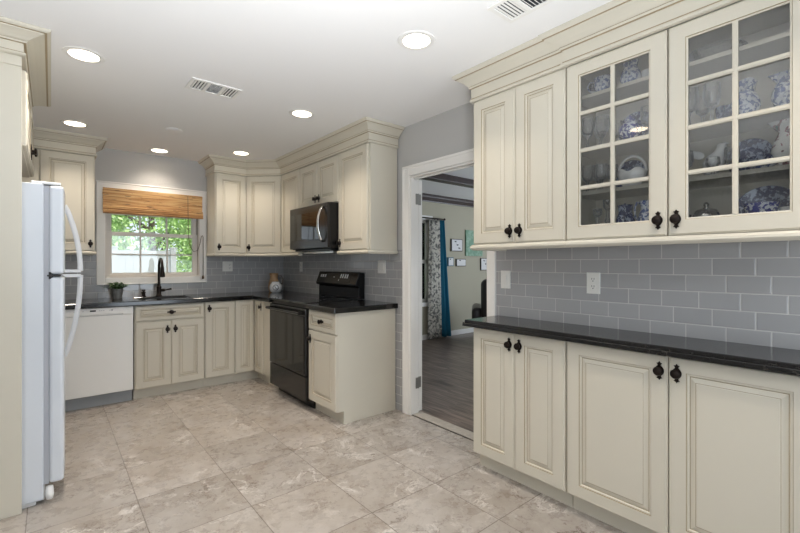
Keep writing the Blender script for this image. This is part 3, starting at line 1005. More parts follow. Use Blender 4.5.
fa = thing('faucet', 'dark bronze gooseneck faucet standing behind the sink', 'faucet', (0.866, 4.972, CT))
mb = MB()
mb.lathe([(0.030, 0.0), (0.030, 0.008), (0.024, 0.014), (0.021, 0.03), (0.023, 0.06), (0.021, 0.085), (0.024, 0.09), (0.024, 0.10), (0.018, 0.108), (0.0135, 0.13)], 20)
pts = [(0, 0, 0.12), (0, 0, 0.29)]
for k in range(0, 11):
    t = pi * k / 10
    pts.append((0.0, -0.085 + 0.085 * cos(t), 0.305 + 0.085 * sin(t)))
mb.tube(pts, 0.0125, 12)
obj('spout', mb, M['bronze'], fa, smooth='angle')
mb = MB()
mb.lathe([(0.013, 0.0), (0.017, -0.012), (0.018, -0.05), (0.025, -0.085), (0.026, -0.105), (0.018, -0.110), (0, -0.110)], 16, M4=T((0, -0.170, 0.312)))
obj('spray_head', mb, M['bronze'], fa, smooth='angle')
mb = MB()
mb.lathe([(0.015, 0), (0.016, 0.03), (0.012, 0.036)], 14, M4=T((0.018, 0, 0.062)) @ Matrix.Rotation(R(90), 4, 'Y'))
mb.tube([(0.05, 0, 0.062), (0.075, -0.004, 0.066), (0.115, -0.008, 0.074)], [0.008, 0.0075, 0.010], 10)
obj('handle', mb, M['bronze'], fa, smooth='angle')

so = thing('soap_dispenser', 'small dark bronze soap dispenser left of the faucet', 'dispenser', (0.728, 4.975, CT))
mb = MB()
mb.lathe([(0.024, 0), (0.024, 0.006), (0.017, 0.012), (0.016, 0.035), (0.020, 0.04), (0.020, 0.05), (0.010, 0.054), (0.008, 0.062)], 16)
obj('collar', mb, M['bronze'], so, smooth='angle')
mb = MB()
mb.lathe([(0.008, 0.060), (0.018, 0.064), (0.018, 0.074), (0.006, 0.078), (0, 0.078)], 16)
mb.tube([(0, 0, 0.070), (0, -0.04, 0.072), (0, -0.052, 0.062)], 0.006, 8)
obj('pump', mb, M['bronze'], so, smooth='angle')

pl = thing('potted_plant', 'small green plant in grey metal pot on counter by the dishwasher', 'plant', (0.500, 4.925, CT))
mb = MB()
mb.lathe([(0.036, 0), (0.050, 0.082), (0.054, 0.084), (0.054, 0.094), (0.048, 0.094), (0.046, 0.082), (0, 0.080)], 20)
obj('pot', mb, M['pot'], pl, smooth='angle')
mb = MB(); mb.lathe([(0.0, 0.081), (0.0455, 0.081), (0.0455, 0.085), (0.0, 0.088)], 16)
obj('soil', mb, M['soil'], pl)
mb = MB()
for k in range(85):
    a = random.uniform(0, 2 * pi); e = random.uniform(0.35, 1.35); ln = random.uniform(0.07, 0.125)
    r0 = random.uniform(0, 0.03)
    b_ = Vector((r0 * cos(a), r0 * sin(a), 0.084))
    d_ = Vector((cos(a) * cos(e), sin(a) * cos(e), sin(e)))
    p1 = b_ + d_ * ln * 0.6; p2 = p1 + Vector((cos(a), sin(a), random.uniform(-0.4, 0.4))) * ln * 0.45
    sd = Vector((-sin(a), cos(a), 0)) * random.uniform(0.008, 0.014)
    up = Vector((0, 0, 0.0015))
    for o1, o2 in ((up, 1),):
        v_ = [b_, p1 + sd, p1 - sd, p2, p1 + up * 3]
        mb.add(v_, [(0, 1, 4), (0, 4, 2), (1, 3, 4), (4, 3, 2), (0, 2, 1), (1, 2, 3)])
obj('leaves', mb, M['leaf'], pl)

ju = thing('jug', 'tan stoneware jug in the counter corner behind the white jar', 'jug', (2.085, 4.905, CT))
mb = MB()
mb.lathe([(0.050, 0), (0.064, 0.03), (0.068, 0.07), (0.058, 0.12), (0.046, 0.16), (0.048, 0.20), (0.054, 0.222), (0.050, 0.224), (0.043, 0.20), (0.041, 0.16), (0.0, 0.15)], 24)
obj('body', mb, M['tan'], ju, smooth='angle')
mb = MB()
mb.tube([(0.045, -0.01, 0.19), (0.085, -0.02, 0.19), (0.105, -0.026, 0.15), (0.098, -0.024, 0.10), (0.064, -0.012, 0.075)], 0.008, 8)
obj('handle', mb, mat('dark_stoneware', (110, 100, 92), 0.4), ju, smooth=True)
ja = thing('jar', 'round white jar with dark ring mark in front of the tan jug', 'jar', (2.035, 4.735, CT))
mb = MB()
mb.lathe([(0.040, 0), (0.058, 0.012), (0.071, 0.045), (0.072, 0.07), (0.062, 0.10), (0.046, 0.115), (0.048, 0.124), (0.040, 0.128), (0, 0.130)], 24)
obj('body', mb, M['porcelain'], ja, smooth='angle')
mb = MB()
dirn = Matrix.Rotation(R(-24), 4, 'Z')
ring = []
for k in range(21):
    a = 2 * pi * k / 20
    ring.append((0.030 * cos(a), 0, 0.062 + 0.030 * sin(a)))
def on_jar(x, z):
    prof = [(0.058, 0.012), (0.071, 0.045), (0.072, 0.07), (0.062, 0.10)]
    rr = prof[-1][0]
    for (r0, z0_), (r1, z1_) in zip(prof, prof[1:]):
        if z0_ <= z <= z1_:
            rr = r0 + (r1 - r0) * (z - z0_) / (z1_ - z0_)
    return -math.sqrt(max(0, rr * rr - x * x))
mb.tube([dirn @ Vector((x, on_jar(x, z), z)) for x, y, z in ring], 0.0035, 6)
mb.tube([dirn @ Vector((x, on_jar(x, z), z)) for x, z in ((-0.012, 0.075), (0.0, 0.068), (0.0, 0.058), (0.010, 0.050))], 0.0035, 6)
obj('ring_mark', mb, M['ink'], ja, smooth=True)

# ------------------------------------------------------------------ refrigerator
fr = thing('refrigerator', 'white top freezer refrigerator beside the tall cream end panel', 'refrigerator', (-0.030, 2.858, 0), RP90)
# local x runs along the front (+y world), local y goes back to the wall
FW = 0.760
mb = MB(); mb.box(0, FW, 0, 0.660, 0.025, 1.668)
obj('body', mb, M['white'], fr, bevel=0.006)
mb = MB(); mb.box(0.02, FW - 0.02, 0.03, 0.62, 0.0, 0.0245); mb.box(0.03, FW - 0.03, -0.004, 0.03, 0.012, 0.085)
obj('base_grille', mb, M['white2'], fr, bevel=0.004)
mb = MB(); mb.box(0.012, FW - 0.012, -0.022, 0.0, 0.100, 1.660)
obj('gasket', mb, M['gasket'], fr)
def fridge_door(z0, z1, h0, h1, bulge):
    d = bpy.data.objects.new('door', None)
    mb = MB()
    prof = []
    n = 10
    for k in range(n + 1):
        t = k / n
        prof.append((t * FW, -0.0225 - 0.060 - 0.012 * (1 - (2 * t - 1) ** 2)))
    poly = prof + [(FW, -0.0225), (0, -0.0225)]
    mb.prism(poly, z0, z1)
    d = obj('door', mb, M['white'], fr, bevel=0.016, seg=4)
    mb = MB()
    x = FW - 0.075
    pts = []
    for k in range(13):
        t = k / 12
        s_ = t if bulge > 0 else 1 - t
        out = 0.008 + 0.082 * (1 - (1 - s_) ** 2.0)
        pts.append((x, -0.092 - out, h0 + (h1 - h0) * t))
    mb.tube(pts, [0.009] + [0.0125] * 11 + [0.0125] if bulge > 0 else [0.0125] * 12 + [0.009], 10, flat=1.25)
    ze = h1 if bulge > 0 else h0 - 0.002
    mb.box(x - 0.014, x + 0.014, -0.184, -0.085, ze - 0.010, ze + 0.010)
    obj('handle', mb, M['white'], d, smooth='angle')
# the freezer handle swings out towards the split, the lower one mirrors it
fridge_door(1.196, 1.664, 1.640, 1.204, 1)
fridge_door(0.100, 1.184, 1.176, 0.640, -1)
mb = MB()
mb.box(-0.004, 0.050, -0.070, -0.014, 1.186, 1.194)
mb.lathe([(0.010, 1.172), (0.010, 1.208)], 10, M4=T((0.014, -0.030, 0)))
mb.box(0.05, FW, -0.060, -0.024, 1.1865, 1.1935)  # dark strip painting in the shade of the gap between the doors
obj('hinge', mb, mat('hinge_and_gap_shade', (52, 50, 50), 0.5, metal=0.4), fr)
mb = MB(); mb.box(0.01, 0.09, -0.070, 0.05, 1.6685, 1.682)
obj('hinge_cover', mb, M['white2'], fr, bevel=0.004)
mb = MB(); mb.lathe([(0.0, 0), (0.015, 0.004), (0.019, 0.03), (0.016, 0.068), (0, 0.074)], 14, M4=T((0.022, -0.024, 0.012)))
obj('foot_cover', mb, M['white2'], fr, smooth=True)

# ------------------------------------------------------------------ dishwasher
dw = thing('dishwasher', 'white dishwasher under the counter left of the sink cabinet', 'dishwasher', (-0.026, 4.500, 0))
DWW = 0.600
mb = MB(); mb.box(0, DWW, 0, 0.55, 0.105, 0.868)
obj('tub', mb, M['gasket'], dw)
mb = MB(); mb.box(0, DWW, -0.024, -0.0005, 0.112, 0.798)
obj('door', mb, M['dwwhite'], dw, bevel=0.004)
mb = MB()
mb.cells([0, 0.09, 0.52, DWW], [-0.028, -0.012, -0.0005], [0.800, 0.812, 0.868], lambda i, j, k: not (i == 1 and j == 0 and k == 0))
cp = obj('control_panel', mb, M['dwwhite'], dw, bevel=0.003)
mb = MB(); mb.box(0.283, 0.324, -0.0288, -0.0281, 0.838, 0.850)
obj('display', mb, M['display'], cp)
mb = MB()
for x in (0.17, 0.20, 0.23, 0.345, 0.36, 0.375, 0.42):
    mb = MB(); mb.box(x, x + 0.010, -0.0286, -0.0281, 0.842, 0.846)
    obj('button_mark', mb, M['gasket'], cp)
mb = MB()
mb.lathe([(0.007, 0), (0.007, 0.0008), (0, 0.0008)], 12, M4=T((0.44, -0.028, 0.844)) @ ROTX90)
obj('start_button', mb, M['gasket'], cp)
mb = MB(); mb.box(0, DWW, 0.035, 0.10, 0.0, 0.104)
obj('kick_plate', mb, M['greykick'], dw, bevel=0.003)

# ------------------------------------------------------------------ range
rg = thing('range', 'black freestanding electric range between the cream base cabinets', 'range', (1.700, 4.010, 0), RM90)
RW = 0.756
mb = MB()
mb.box(0, RW, 0, 0.575, 0.085, 0.900)
mb.box(0.02, RW - 0.0, 0.045, 0.55, 0.0, 0.085)
obj('body', mb, M['black'], rg, bevel=0.003)
mb = MB(); mb.box(0.0, RW, -0.040, -0.001, 0.290, 0.866)
dr = obj('oven_door', mb, M['slate'], rg, bevel=0.008, seg=3)
mb = MB(); mb.box(0.020, RW - 0.020, -0.0440, -0.0402, 0.312, 0.800)
obj('window_glass', mb, M['ovenglass'], dr, bevel=0.0015)
mb = MB()
for x in (0.045, RW - 0.045):
    mb.box(x - 0.012, x + 0.012, -0.082, -0.038, 0.815, 0.840)
mb.tube([(0.03, -0.084, 0.8275), (RW / 2, -0.090, 0.8275), (RW - 0.03, -0.084, 0.8275)], 0.0125, 12)
obj('handle', mb, M['slate'], dr, smooth='angle')
mb = MB(); mb.box(0.0, RW, -0.036, -0.001, 0.075, 0.282)
obj('drawer', mb, M['slate'], rg, bevel=0.006, seg=3)
mb = MB(); mb.box(0.0, RW, -0.018, -0.001, 0.866, 0.9005)
obj('vent_trim', mb, M['black'], rg, bevel=0.004)
mb = MB(); mb.box(-0.001, RW + 0.001, -0.040, 0.500, 0.901, 0.919)
ck = obj('cooktop', mb, M['blackglass'], rg, bevel=0.004, seg=3)
burn = mat('burner_print', (70, 70, 72), 0.3)
for x, y, r in ((0.19, 0.12, 0.105), (0.57, 0.12, 0.085), (0.19, 0.36, 0.085), (0.57, 0.36, 0.105)):
    mb = MB()
    mb.add(*[([(x + rr * cos(2 * pi * k / 40), y + rr * sin(2 * pi * k / 40), 0.9194 + zz) for rr, zz in ((r - 0.002, 0), (r, 0), (r, 0.0003), (r - 0.002, 0.0003)) for k in range(40)]),
             [(a * 40 + k, a * 40 + (k + 1) % 40, ((a + 1) % 4) * 40 + (k + 1) % 40, ((a + 1) % 4) * 40 + k) for a in range(4) for k in range(40)]])
    obj('burner_ring', mb, burn, ck)
# backguard: riser, then a control panel leaning forward
mb = MB()
Mx = Matrix(((0, 0, 1, 0), (1, 0, 0, 0), (0, 1, 0, 0), (0, 0, 0, 1)))   # (a,b,c) -> x=c, y=a, z=b
mb.prism([(0.575, 0.919), (0.575, 1.165), (0.515, 1.172), (0.470, 1.060), (0.474, 1.040), (0.506, 1.030), (0.506, 0.919)], 0.0, RW, M4=Mx)
bgd = obj('backguard', mb, M['black'], rg, bevel=0.006, seg=3)
# markings lie on the sloping face between (y .515, z 1.172) and (y .470, z 1.060)
def slope(mb, x0, x1, t0, t1, off, mi=0):
    A, B = Vector((0, 0.470, 1.060)), Vector((0, 0.515, 1.172))
    nrm = Vector((0, -(B.z - A.z), (B.y - A.y))).normalized()
    q = []
    for t, k in ((t0, 0.0006), (t1, 0.0006), (t1, off), (t0, off)):
        q.append(A + (B - A) * t + nrm * k)
    v_ = [(x0, p.y, p.z) for p in q] + [(x1, p.y, p.z) for p in q]
    mb.add(v_, [(0, 1, 2, 3), (7, 6, 5, 4), (0, 4, 5, 1), (1, 5, 6, 2), (2, 6, 7, 3), (3, 7, 4, 0)], mi)
mb = MB(); slope(mb, 0.400, 0.640, 0.12, 0.90, 0.0022)
obj('control_panel', mb, M['black'], bgd, bevel=0.001)
for q in [(x, x + 0.020, 0.50, 0.74, 0.0035) for x in (0.065, 0.105, 0.150)] + [(x, x + 0.018, 0.46, 0.80, 0.0040) for x in (0.455, 0.492, 0.535, 0.572)] + [(0.440, 0.446, 0.22, 0.32, 0.0040), (0.330, 0.345, 0.50, 0.56, 0.0035)]:
    mb = MB(); slope(mb, *q)
    obj('control_mark', mb, M['marking'], bgd)

# ------------------------------------------------------------------ microwave
mw = thing('microwave', 'dark steel over-range microwave with curved chrome handle', 'microwave', (1.902, 4.008, 0), RM90)
MWW = 0.756
mb = MB(); mb.box(0, MWW, 0, 0.378, 1.392, 1.802)
obj('body', mb, M['black'], mw, bevel=0.003)
mb = MB(); mb.box(0.0, MWW - 0.042, -0.028, -0.001, 1.396, 1.800)
md = obj('door', mb, M['slate'], mw, bevel=0.004)
mb = MB(); mb.box(0.030, MWW - 0.150, -0.0300, -0.0282, 1.480, 1.735)
obj('window_glass', mb, M['blackglass'], md, bevel=0.0005)
mb = MB()
pts = []
for k in range(15):
    t = k / 14
    pts.append((MWW - 0.076, -0.034 - 0.050 * sin(pi * t) ** 0.7, 1.450 + 0.315 * t))
mb.tube(pts, 0.010, 10, flat=1.5)
obj('handle', mb, M['chrome'], md, smooth=True)
mb = MB()
mb.box(0.27, 0.315, -0.0290, -0.0284, 1.425, 1.441)
obj('badge', mb, M['slate'], md)
mb = MB(); mb.box(MWW - 0.0415, MWW, -0.028, -0.001, 1.396, 1.800)
obj('control_panel', mb, M['slate'], mw, bevel=0.004)
mb = MB(); mb.box(0.02, MWW - 0.02, 0.02, 0.30, 1.376, 1.391)
obj('vent_hood', mb, M['black'], mw, bevel=0.003)
mb = MB(); mb.box(0.04, 0.62, 0.11, 0.36, 1.352, 1.3755)
obj('grease_filter', mb, M['silver'], mw, bevel=0.002)

# ------------------------------------------------------------------ bamboo shade
sh = thing('bamboo_shade', 'woven bamboo roman shade pulled up over the kitchen window', 'window shade', (0.845, YS - 0.032, 0))
mb = MB()
z = 2.004
y = 0.0
k = 0
while z > 1.835:
    hh = random.uniform(0.0055, 0.0085)
    dy = random.uniform(-0.0012, 0.0012)
    mb.box(-0.455 + random.uniform(-0.002, 0.002), 0.455 + random.uniform(-0.002, 0.002), -0.030 + dy, -0.022 + dy, z - hh, z - 0.0006)
    z -= hh
obj('valance', mb, M['bamboo'], sh)
mb = MB()
zt = 1.834
for f_ in range(4):
    # each stacked fold is a rounded roll of slats
    cz = 1.818 - f_ * 0.0185
    for q in range(7):
        a = pi * q / 6
        yy = -0.038 - 0.016 * sin(a) - 0.003 * f_
        zz = cz + 0.0085 * cos(a)
        mb.tube([(-0.455 + random.uniform(-0.003, 0.003), yy, zz), (0.455 + random.uniform(-0.003, 0.003), yy, zz)], 0.0042, 6)
mb.box(-0.45, 0.45, -0.034, -0.018, 1.752, 1.836)
obj('fold_stack', mb, M['bamboo'], sh)
mb = MB(); mb.box(-0.450, 0.450, -0.021, 0.004, 1.960, 2.002)
obj('headrail', mb, M['bamboo'], sh)
mb = MB()
cp_ = [(0.300, -0.062, 1.99), (0.302, -0.064, 1.78), (0.310, -0.050, 1.55), (0.325, -0.048, 1.44), (0.365, -0.040, 1.385), (0.405, -0.036, 1.40), (0.432, -0.028, 1.48), (0.448, -0.020, 1.560), (0.462, -0.012, 1.570), (0.467, -0.016, 1.55), (0.468, -0.016, 1.32), (0.467, -0.016, 1.12)]
mb.tube(cp_, 0.0030, 6)
obj('cord', mb, M['cord'], sh, smooth=True)
mb = MB(); mb.lathe([(0.004, 0.035), (0.009, 0.028), (0.012, 0.0), (0.009, -0.004), (0, -0.004)], 10, M4=T((0.467, -0.016, 1.088)))
obj('tassel', mb, M['cord'], sh, smooth=True)

# ------------------------------------------------------------------ outlets and switches
def plate(name, label, loc, rz, w, h, kind, cat):
    t = thing(name, label, cat, loc, rz)
    mb = MB(); mb.box(-w / 2, w / 2, -0.006, -0.0005, -h / 2, h / 2)
    obj('cover_plate', mb, M['outlet'], t, bevel=0.002)
    gangs = max(1, round((w - 0.02) / 0.046))
    for g_ in range(gangs):
        x = (g_ - (gangs - 1) / 2) * 0.046
        if kind[g_] == 'o':
            for z in (-0.020, 0.020):
                mb = MB()
                mb.lathe([(0.0165, 0), (0.0165, 0.0025), (0, 0.0025)], 16, 0, T((x, -0.0062, z)) @ ROTX90, 1.0, 0.9)
                mb.box(x - 0.0075, x - 0.0050, -0.0092, -0.0086, z - 0.001, z + 0.008, 1)
                mb.box(x + 0.0050, x + 0.0075, -0.0092, -0.0086, z - 0.001, z + 0.008, 1)
                mb.box(x - 0.0025, x + 0.0025, -0.0092, -0.0086, z - 0.011, z - 0.006, 1)
                obj('socket', mb, [M['outlet'], M['slot']], t)
        else:
            mb = MB()
            mb.box(x - 0.0165, x + 0.0165, -0.0085, -0.0062, -0.033, 0.033)
            mb.prism([(-0.0085, -0.030), (-0.0085, 0.030), (-0.0125, 0.028), (-0.0095, -0.030)], x - 0.013, x + 0.013, M4=Mx)
            obj('rocker', mb, M['outlet'], t, bevel=0.001)
    return t
plate('light_switch', 'white single rocker switch on grey tile next to the doorway', (XW, 1.664, 1.149), RM90, 0.074, 0.117, 's', 'switch')
plate('outlet', 'white duplex outlet on grey tile under the glass fronted cabinet', (XW, 1.088, 1.146), RM90, 0.074, 0.117, 'o', 'outlet')
plate('outlet', 'white two-gang cover plate on the sink wall under the wall cabinet', (1.590, YS - 0.007, 1.222), 0, 0.116, 0.117, 'so', 'outlet')
plate('outlet', 'narrow white outlet on the tile behind the range near the corner', (XW, 4.580, 1.218), RM90, 0.074, 0.117, 'o', 'outlet')
plate('light_switch', 'white cover plate on grey tile above the small countertop right of the range', (XW, 3.000, 1.225), RM90, 0.116, 0.117, 'ss', 'switch')

# ------------------------------------------------------------------ ceiling lamps
WARM = (1.0, 0.88, 0.74)
def downlight(x, y, label, power):
    t = thing('downlight', label, 'ceiling light', (x, y, ZC), 0, 'recessed ceiling lights')
    mb = MB()
    mb.lathe([(0.070, -0.001), (0.070, -0.004), (0.078, -0.006), (0.094, -0.004), (0.097, -0.0005)], 36)
    obj('trim_ring', mb, M['trim'], t, smooth='angle')
    mb = MB()
    mb.lathe([(0.0, -0.0035), (0.0695, -0.0035), (0.0695, -0.0010), (0.0, -0.0010)], 32)
    obj('lens', mb, M['lens'], t)
    light('bulb', 'AREA', (0, 0, -0.012), (0, 0, 0), power, WARM, t, shape='DISK', size=0.13, spread=R(112))
    return t
PW = 3.5
downlight(0.140, 2.892, 'recessed ceiling light nearest the crown over the refrigerator cabinet', PW * 1.5)
downlight(0.151, 4.350, 'recessed ceiling light above the dishwasher, by the left wall cabinet crown', PW * 1.15)
downlight(1.448, 1.608, 'recessed ceiling light nearest the stepped crown of the glass cabinet', PW)
downlight(1.477, 2.949, 'recessed ceiling light in front of the small counter by the range', PW * 1.5)
downlight(0.847, 4.836, 'recessed ceiling light close to the wall above the window', PW * 0.75)
downlight(1.517, 4.404, 'recessed ceiling light in front of the corner cabinet crown', PW * 0.85)
downlight(1.448, 0.250, 'recessed ceiling light beside the right end of the glass cabinet', PW)
downlight(0.140, 1.450, 'recessed ceiling light in the middle of the ceiling towards the camera', PW)

# ------------------------------------------------------------------ ceiling vents
def vent(loc, rz, w, d, label, bays):
    t = thing('ceiling_vent', label, 'vent', loc, rz)
    mb = MB()
    f = 0.022
    n = len(bays)
    bw = (w - f * (n + 1)) / n
    xs = []
    for i in range(n):
        xs += [i * (bw + f), i * (bw + f) + f]
    xs += [w - f, w]
    mb.cells(xs, [0, f, d - f, d], [-0.008, -0.0005], lambda i, j, k: not (i % 2 == 1 and j == 1))
    obj('frame', mb, M['trim'], t, bevel=0.002)
    for i, kd in enumerate(bays):
        a, b_ = f + i * (bw + f), f + i * (bw + f) + bw
        mb = MB()
        if kd in 'xXm':
            k = int(bw / 0.015)
            for q in range(k):
                x = a + bw * (q + 0.5) / k
                Mt = T((x, 0, -0.004)) @ Matrix.Rotation(R({'x': 38, 'X': -38, 'm': 0}[kd]), 4, 'Y')
                mb.box(-0.0050, 0.0050, f, d - f, -0.0007, 0.0007, 0, Mt)
        else:
            k = int((d - 2 * f) / 0.015)
            for q in range(k):
                y = f + (d - 2 * f) * (q + 0.5) / k
                Mt = T((0, y, -0.004)) @ Matrix.Rotation(R(35), 4, 'X')
                mb.box(a, b_, -0.0040, 0.0040, -0.0007, 0.0007, 0, Mt)
        obj('louver', mb, M['trim'], t)
        mb = MB(); mb.box(a - 0.002, b_ + 0.002, f - 0.002, d - f + 0.002, -0.0012, -0.0003)  # thin dark sheet gives the vent openings their shade by colour
        obj('backing', mb, M['ventshade'], t)
    return t
vent((0.668, 2.800, ZC), 0, 0.31, 0.19, 'three-bay white ceiling vent in the middle of the ceiling', 'xym')
vent((1.505, 1.198, ZC), RM90, 0.34, 0.178, 'white ceiling vent by the stepped crown above the glass cabinet', 'mxm')
mb = MB(); mb.lathe([(0.065, -0.0005), (0.065, -0.004), (0.060, -0.006), (0, -0.007)], 28, M4=T((0.813, 4.016, ZC)))
tag(obj('ceiling_cover_plate', mb, M['ceiling'], smooth='angle'), 'round white blank cover plate on ceiling before the window', 'cover plate')

# ------------------------------------------------------------------ glass cabinet contents
def lathe_thing(name, label, cat, x, y, z, prof, m_, group=None, seg=20, sx=1.0, sy=1.0):
    mb = MB(); mb.lathe(prof, seg, sx=sx, sy=sy)
    o = obj(name, mb, m_, loc=(x, y, z + 0.0005), smooth='angle')
    return tag(o, label, cat, group)

def goblet_prof(h, r):
    return [(r * 0.95, 0), (r * 0.95, 0.003), (0.008, 0.010), (0.005, h * 0.30), (0.009, h * 0.40), (r * 0.72, h * 0.48), (r, h * 0.66), (r * 0.98, h * 0.85), (r * 0.90, h), (r * 0.86, h), (r * 0.92, h * 0.82), (r * 0.9, h * 0.66), (r * 0.6, h * 0.50), (0, h * 0.47)]
def tumbler_prof(h, r):
    return [(r * 0.72, 0), (r * 0.80, 0.004), (r, h), (r * 0.93, h), (r * 0.74, 0.012), (0, 0.012)]

def goblet(x, y, z, h, r, label, group=None):
    return lathe_thing('goblet', label, 'glass', x, y, z, goblet_prof(h, r), M['crystal'], group, 16)

def standing_plate(x, y, z, r, m_, label, lean=12, sy=1.0, name='plate'):
    """a plate leaning against the back of the cabinet, its face towards the room (-x)"""
    mb = MB()
    Mt = Matrix.Rotation(R(-90 + lean), 4, 'Y')
    mb.lathe([(0, 0.004), (r * 0.55, 0.004), (r * 0.62, 0.008), (r * 0.98, 0.018), (r, 0.016), (r * 0.64, 0.003), (r * 0.55, 0), (0, 0)], 36, M4=Mt, sx=sy, sy=1.0)
    zmin = min(v[2] for v in mb.v)
    o = obj(name, mb, m_, loc=(x, y, z - zmin + 0.001), smooth='angle')
    return tag(o, label, 'plate')

def cup(x, y, z, h, r, m_, label, name='cup', ang=90, cat='cup'):
    t = thing(name, label, cat, (x, y, z + 0.0005))
    mb = MB(); mb.lathe([(r * 0.55, 0), (r * 0.6, 0.004), (r * 0.92, h * 0.45), (r, h), (r * 0.94, h), (r * 0.86, h * 0.45), (r * 0.5, 0.008), (0, 0.008)], 20)
    obj('bowl', mb, m_, t, smooth='angle')
    mb = MB()
    c_, s_ = cos(R(ang)), sin(R(ang))
    mb.tube([(c_ * r * q, s_ * r * q, h * w) for q, w in ((0.93, 0.85), (1.35, 0.88), (1.55, 0.62), (1.35, 0.36), (0.80, 0.28))], r * 0.09, 8)
    obj('handle', mb, m_, t, smooth=True)
    return t

def jug(x, y, z, h, r, m_, label, ang=90, name='pitcher', cat='pitcher'):
    t = thing(name, label, cat, (x, y, z + 0.0005))
    seg = 24
    prof = [(r * 0.62, 0), (r * 0.66, 0.006), (r, h * 0.34), (r * 0.95, h * 0.5), (r * 0.64, h * 0.78), (r * 0.74, h * 0.97), (r * 0.78, h), (r * 0.72, h), (r * 0.58, h * 0.78), (r * 0.85, h * 0.48), (0, 0.02)]
    mb = MB(); mb.lathe(prof, seg)
    # pull out the pouring lip opposite the handle
    sa = R(ang + 180)
    nv = []
    for vx, vy, vz in mb.v:
        rr = math.hypot(vx, vy)
        if vz > h * 0.8 and rr > 1e-4:
            d_ = math.atan2(vy, vx) - sa
            k_ = max(0, cos(d_)) ** 6 * (vz - h * 0.8) / (h * 0.2)
            vx *= 1 + 0.55 * k_; vy *= 1 + 0.55 * k_; vz += 0.03 * h * k_
        nv.append((vx, vy, vz))
    mb.v = nv
    obj('body', mb, m_, t, smooth='angle')
    mb = MB()
    c_, s_ = cos(R(ang)), sin(R(ang))
    mb.tube([(c_ * r * q, s_ * r * q, h * w) for q, w in ((0.66, 0.92), (1.15, 1.0), (1.42, 0.82), (1.35, 0.55), (0.95, 0.38))], r * 0.10, 8)
    obj('handle', mb, m_, t, smooth=True)
    return t

# top shelf
standing_plate(2.215, 1.015, SH[3], 0.070, M['toile_dark'], 'small dark blue plate standing on top shelf behind white cup', 10)
cup(2.115, 0.955, SH[3], 0.085, 0.048, M['toile'], 'pale blue and white cup on top shelf before the dark plate', ang=115)
jug(2.120, 0.832, SH[3], 0.125, 0.046, M['toile'], 'blue and white cream pitcher on the top shelf', 195)
cup(2.130, 0.750, SH[3], 0.055, 0.036, M['porcelain'], 'small white cup at the right end of the left door top shelf', ang=200)
t = lathe_thing('platter', 'wide clear glass platter lying on the top shelf behind right glass door', 'platter', 2.150, 0.505, SH[3], [(0.05, 0), (0.055, 0.004), (0.100, 0.050), (0.104, 0.052), (0.098, 0.054), (0.05, 0.010), (0, 0.010)], M['crystal'], None, 36)
# second shelf
goblet(2.105, 1.032, SH[2], 0.165, 0.030, 'tall crystal goblet at the far left of second shelf')
goblet(2.175, 1.000, SH[2], 0.160, 0.032, 'crystal goblet behind the far left goblet on second shelf')
goblet(2.095, 0.955, SH[2], 0.150, 0.036, 'crystal goblet in the middle of left pane, second shelf')
goblet(2.150, 0.908, SH[2], 0.125, 0.028, 'short crystal goblet left of the cobalt ginger jar')
t = thing('ginger_jar', 'cobalt blue and white lidded ginger jar on second shelf', 'jar', (2.090, 0.822, SH[2] + 0.0005))
mb = MB(); mb.lathe([(0.024, 0), (0.028, 0.004), (0.047, 0.035), (0.048, 0.055), (0.036, 0.080), (0.022, 0.088), (0.022, 0.092), (0, 0.092)], 24)
obj('body', mb, M['cobalt'], t, smooth='angle')
mb = MB(); mb.lathe([(0.024, 0.0925), (0.025, 0.098), (0.018, 0.108), (0.006, 0.112), (0.007, 0.118), (0, 0.121)], 20)
obj('lid', mb, M['cobalt'], t, smooth='angle')
standing_plate(2.205, 0.835, SH[2], 0.085, M['toile_dark'], 'dark blue plate standing behind the cobalt ginger jar', 10)
goblet(2.120, 0.762, SH[2], 0.150, 0.027, 'slim crystal goblet right of the cobalt ginger jar')
goblet(2.105, 0.590, SH[2], 0.170, 0.036, 'wide crystal goblet at the left edge of right door, second shelf')
goblet(2.180, 0.560, SH[2], 0.165, 0.034, 'crystal goblet at the back of second shelf behind the wide goblet')
goblet(2.100, 0.508, SH[2], 0.165, 0.032, 'crystal goblet before the small blue cup on second shelf')
cup(2.190, 0.484, SH[2], 0.085, 0.034, M['toile_dark'], 'small dark blue cup behind crystal on second shelf', ang=190)
jug(2.160, 0.412, SH[2], 0.150, 0.050, M['toile'], 'large blue and white pitcher at centre of right pane, second shelf', 20)
jug(2.115, 0.280, SH[2], 0.135, 0.046, M['toile'], 'blue and white pitcher nearest the right edge of second shelf', 270)
# third shelf
goblet(2.100, 1.030, SH[1], 0.140, 0.030, 'crystal goblet at the far left of third shelf')
goblet(2.105, 0.962, SH[1], 0.135, 0.029, 'crystal goblet next from the left on third shelf')
goblet(2.180, 1.010, SH[1], 0.150, 0.030, 'tall crystal goblet at the back of third shelf')
goblet(2.095, 0.905, SH[1], 0.120, 0.027, 'short crystal goblet left of the white basket')
t = thing('basket', 'white porcelain basket with tall arched handle on third shelf', 'basket', (2.085, 0.812, SH[1] + 0.0005))
mb = MB()
seg = 40
prof = [(0.034, 0.0), (0.042, 0.016), (0.056, 0.052), (0.061, 0.074), (0.058, 0.076), (0.050, 0.050), (0.030, 0.010), (0, 0.010)]
mb.lathe(prof, seg, sx=0.72, sy=1.08)
mb.v = [(x, y, z + (-0.008 * cos(4 * math.atan2(y, x)) if z > 0.045 else 0)) for x, y, z in mb.v]
obj('bowl', mb, M['porcelain'], t, smooth=True)
mb = MB()
mb.tube([(0, 0.061 * cos(a), 0.064 + 0.078 * sin(a)) for a in [pi * k / 16 for k in range(17)]], 0.0058, 8)
obj('handle', mb, M['porcelain'], t, smooth=True)
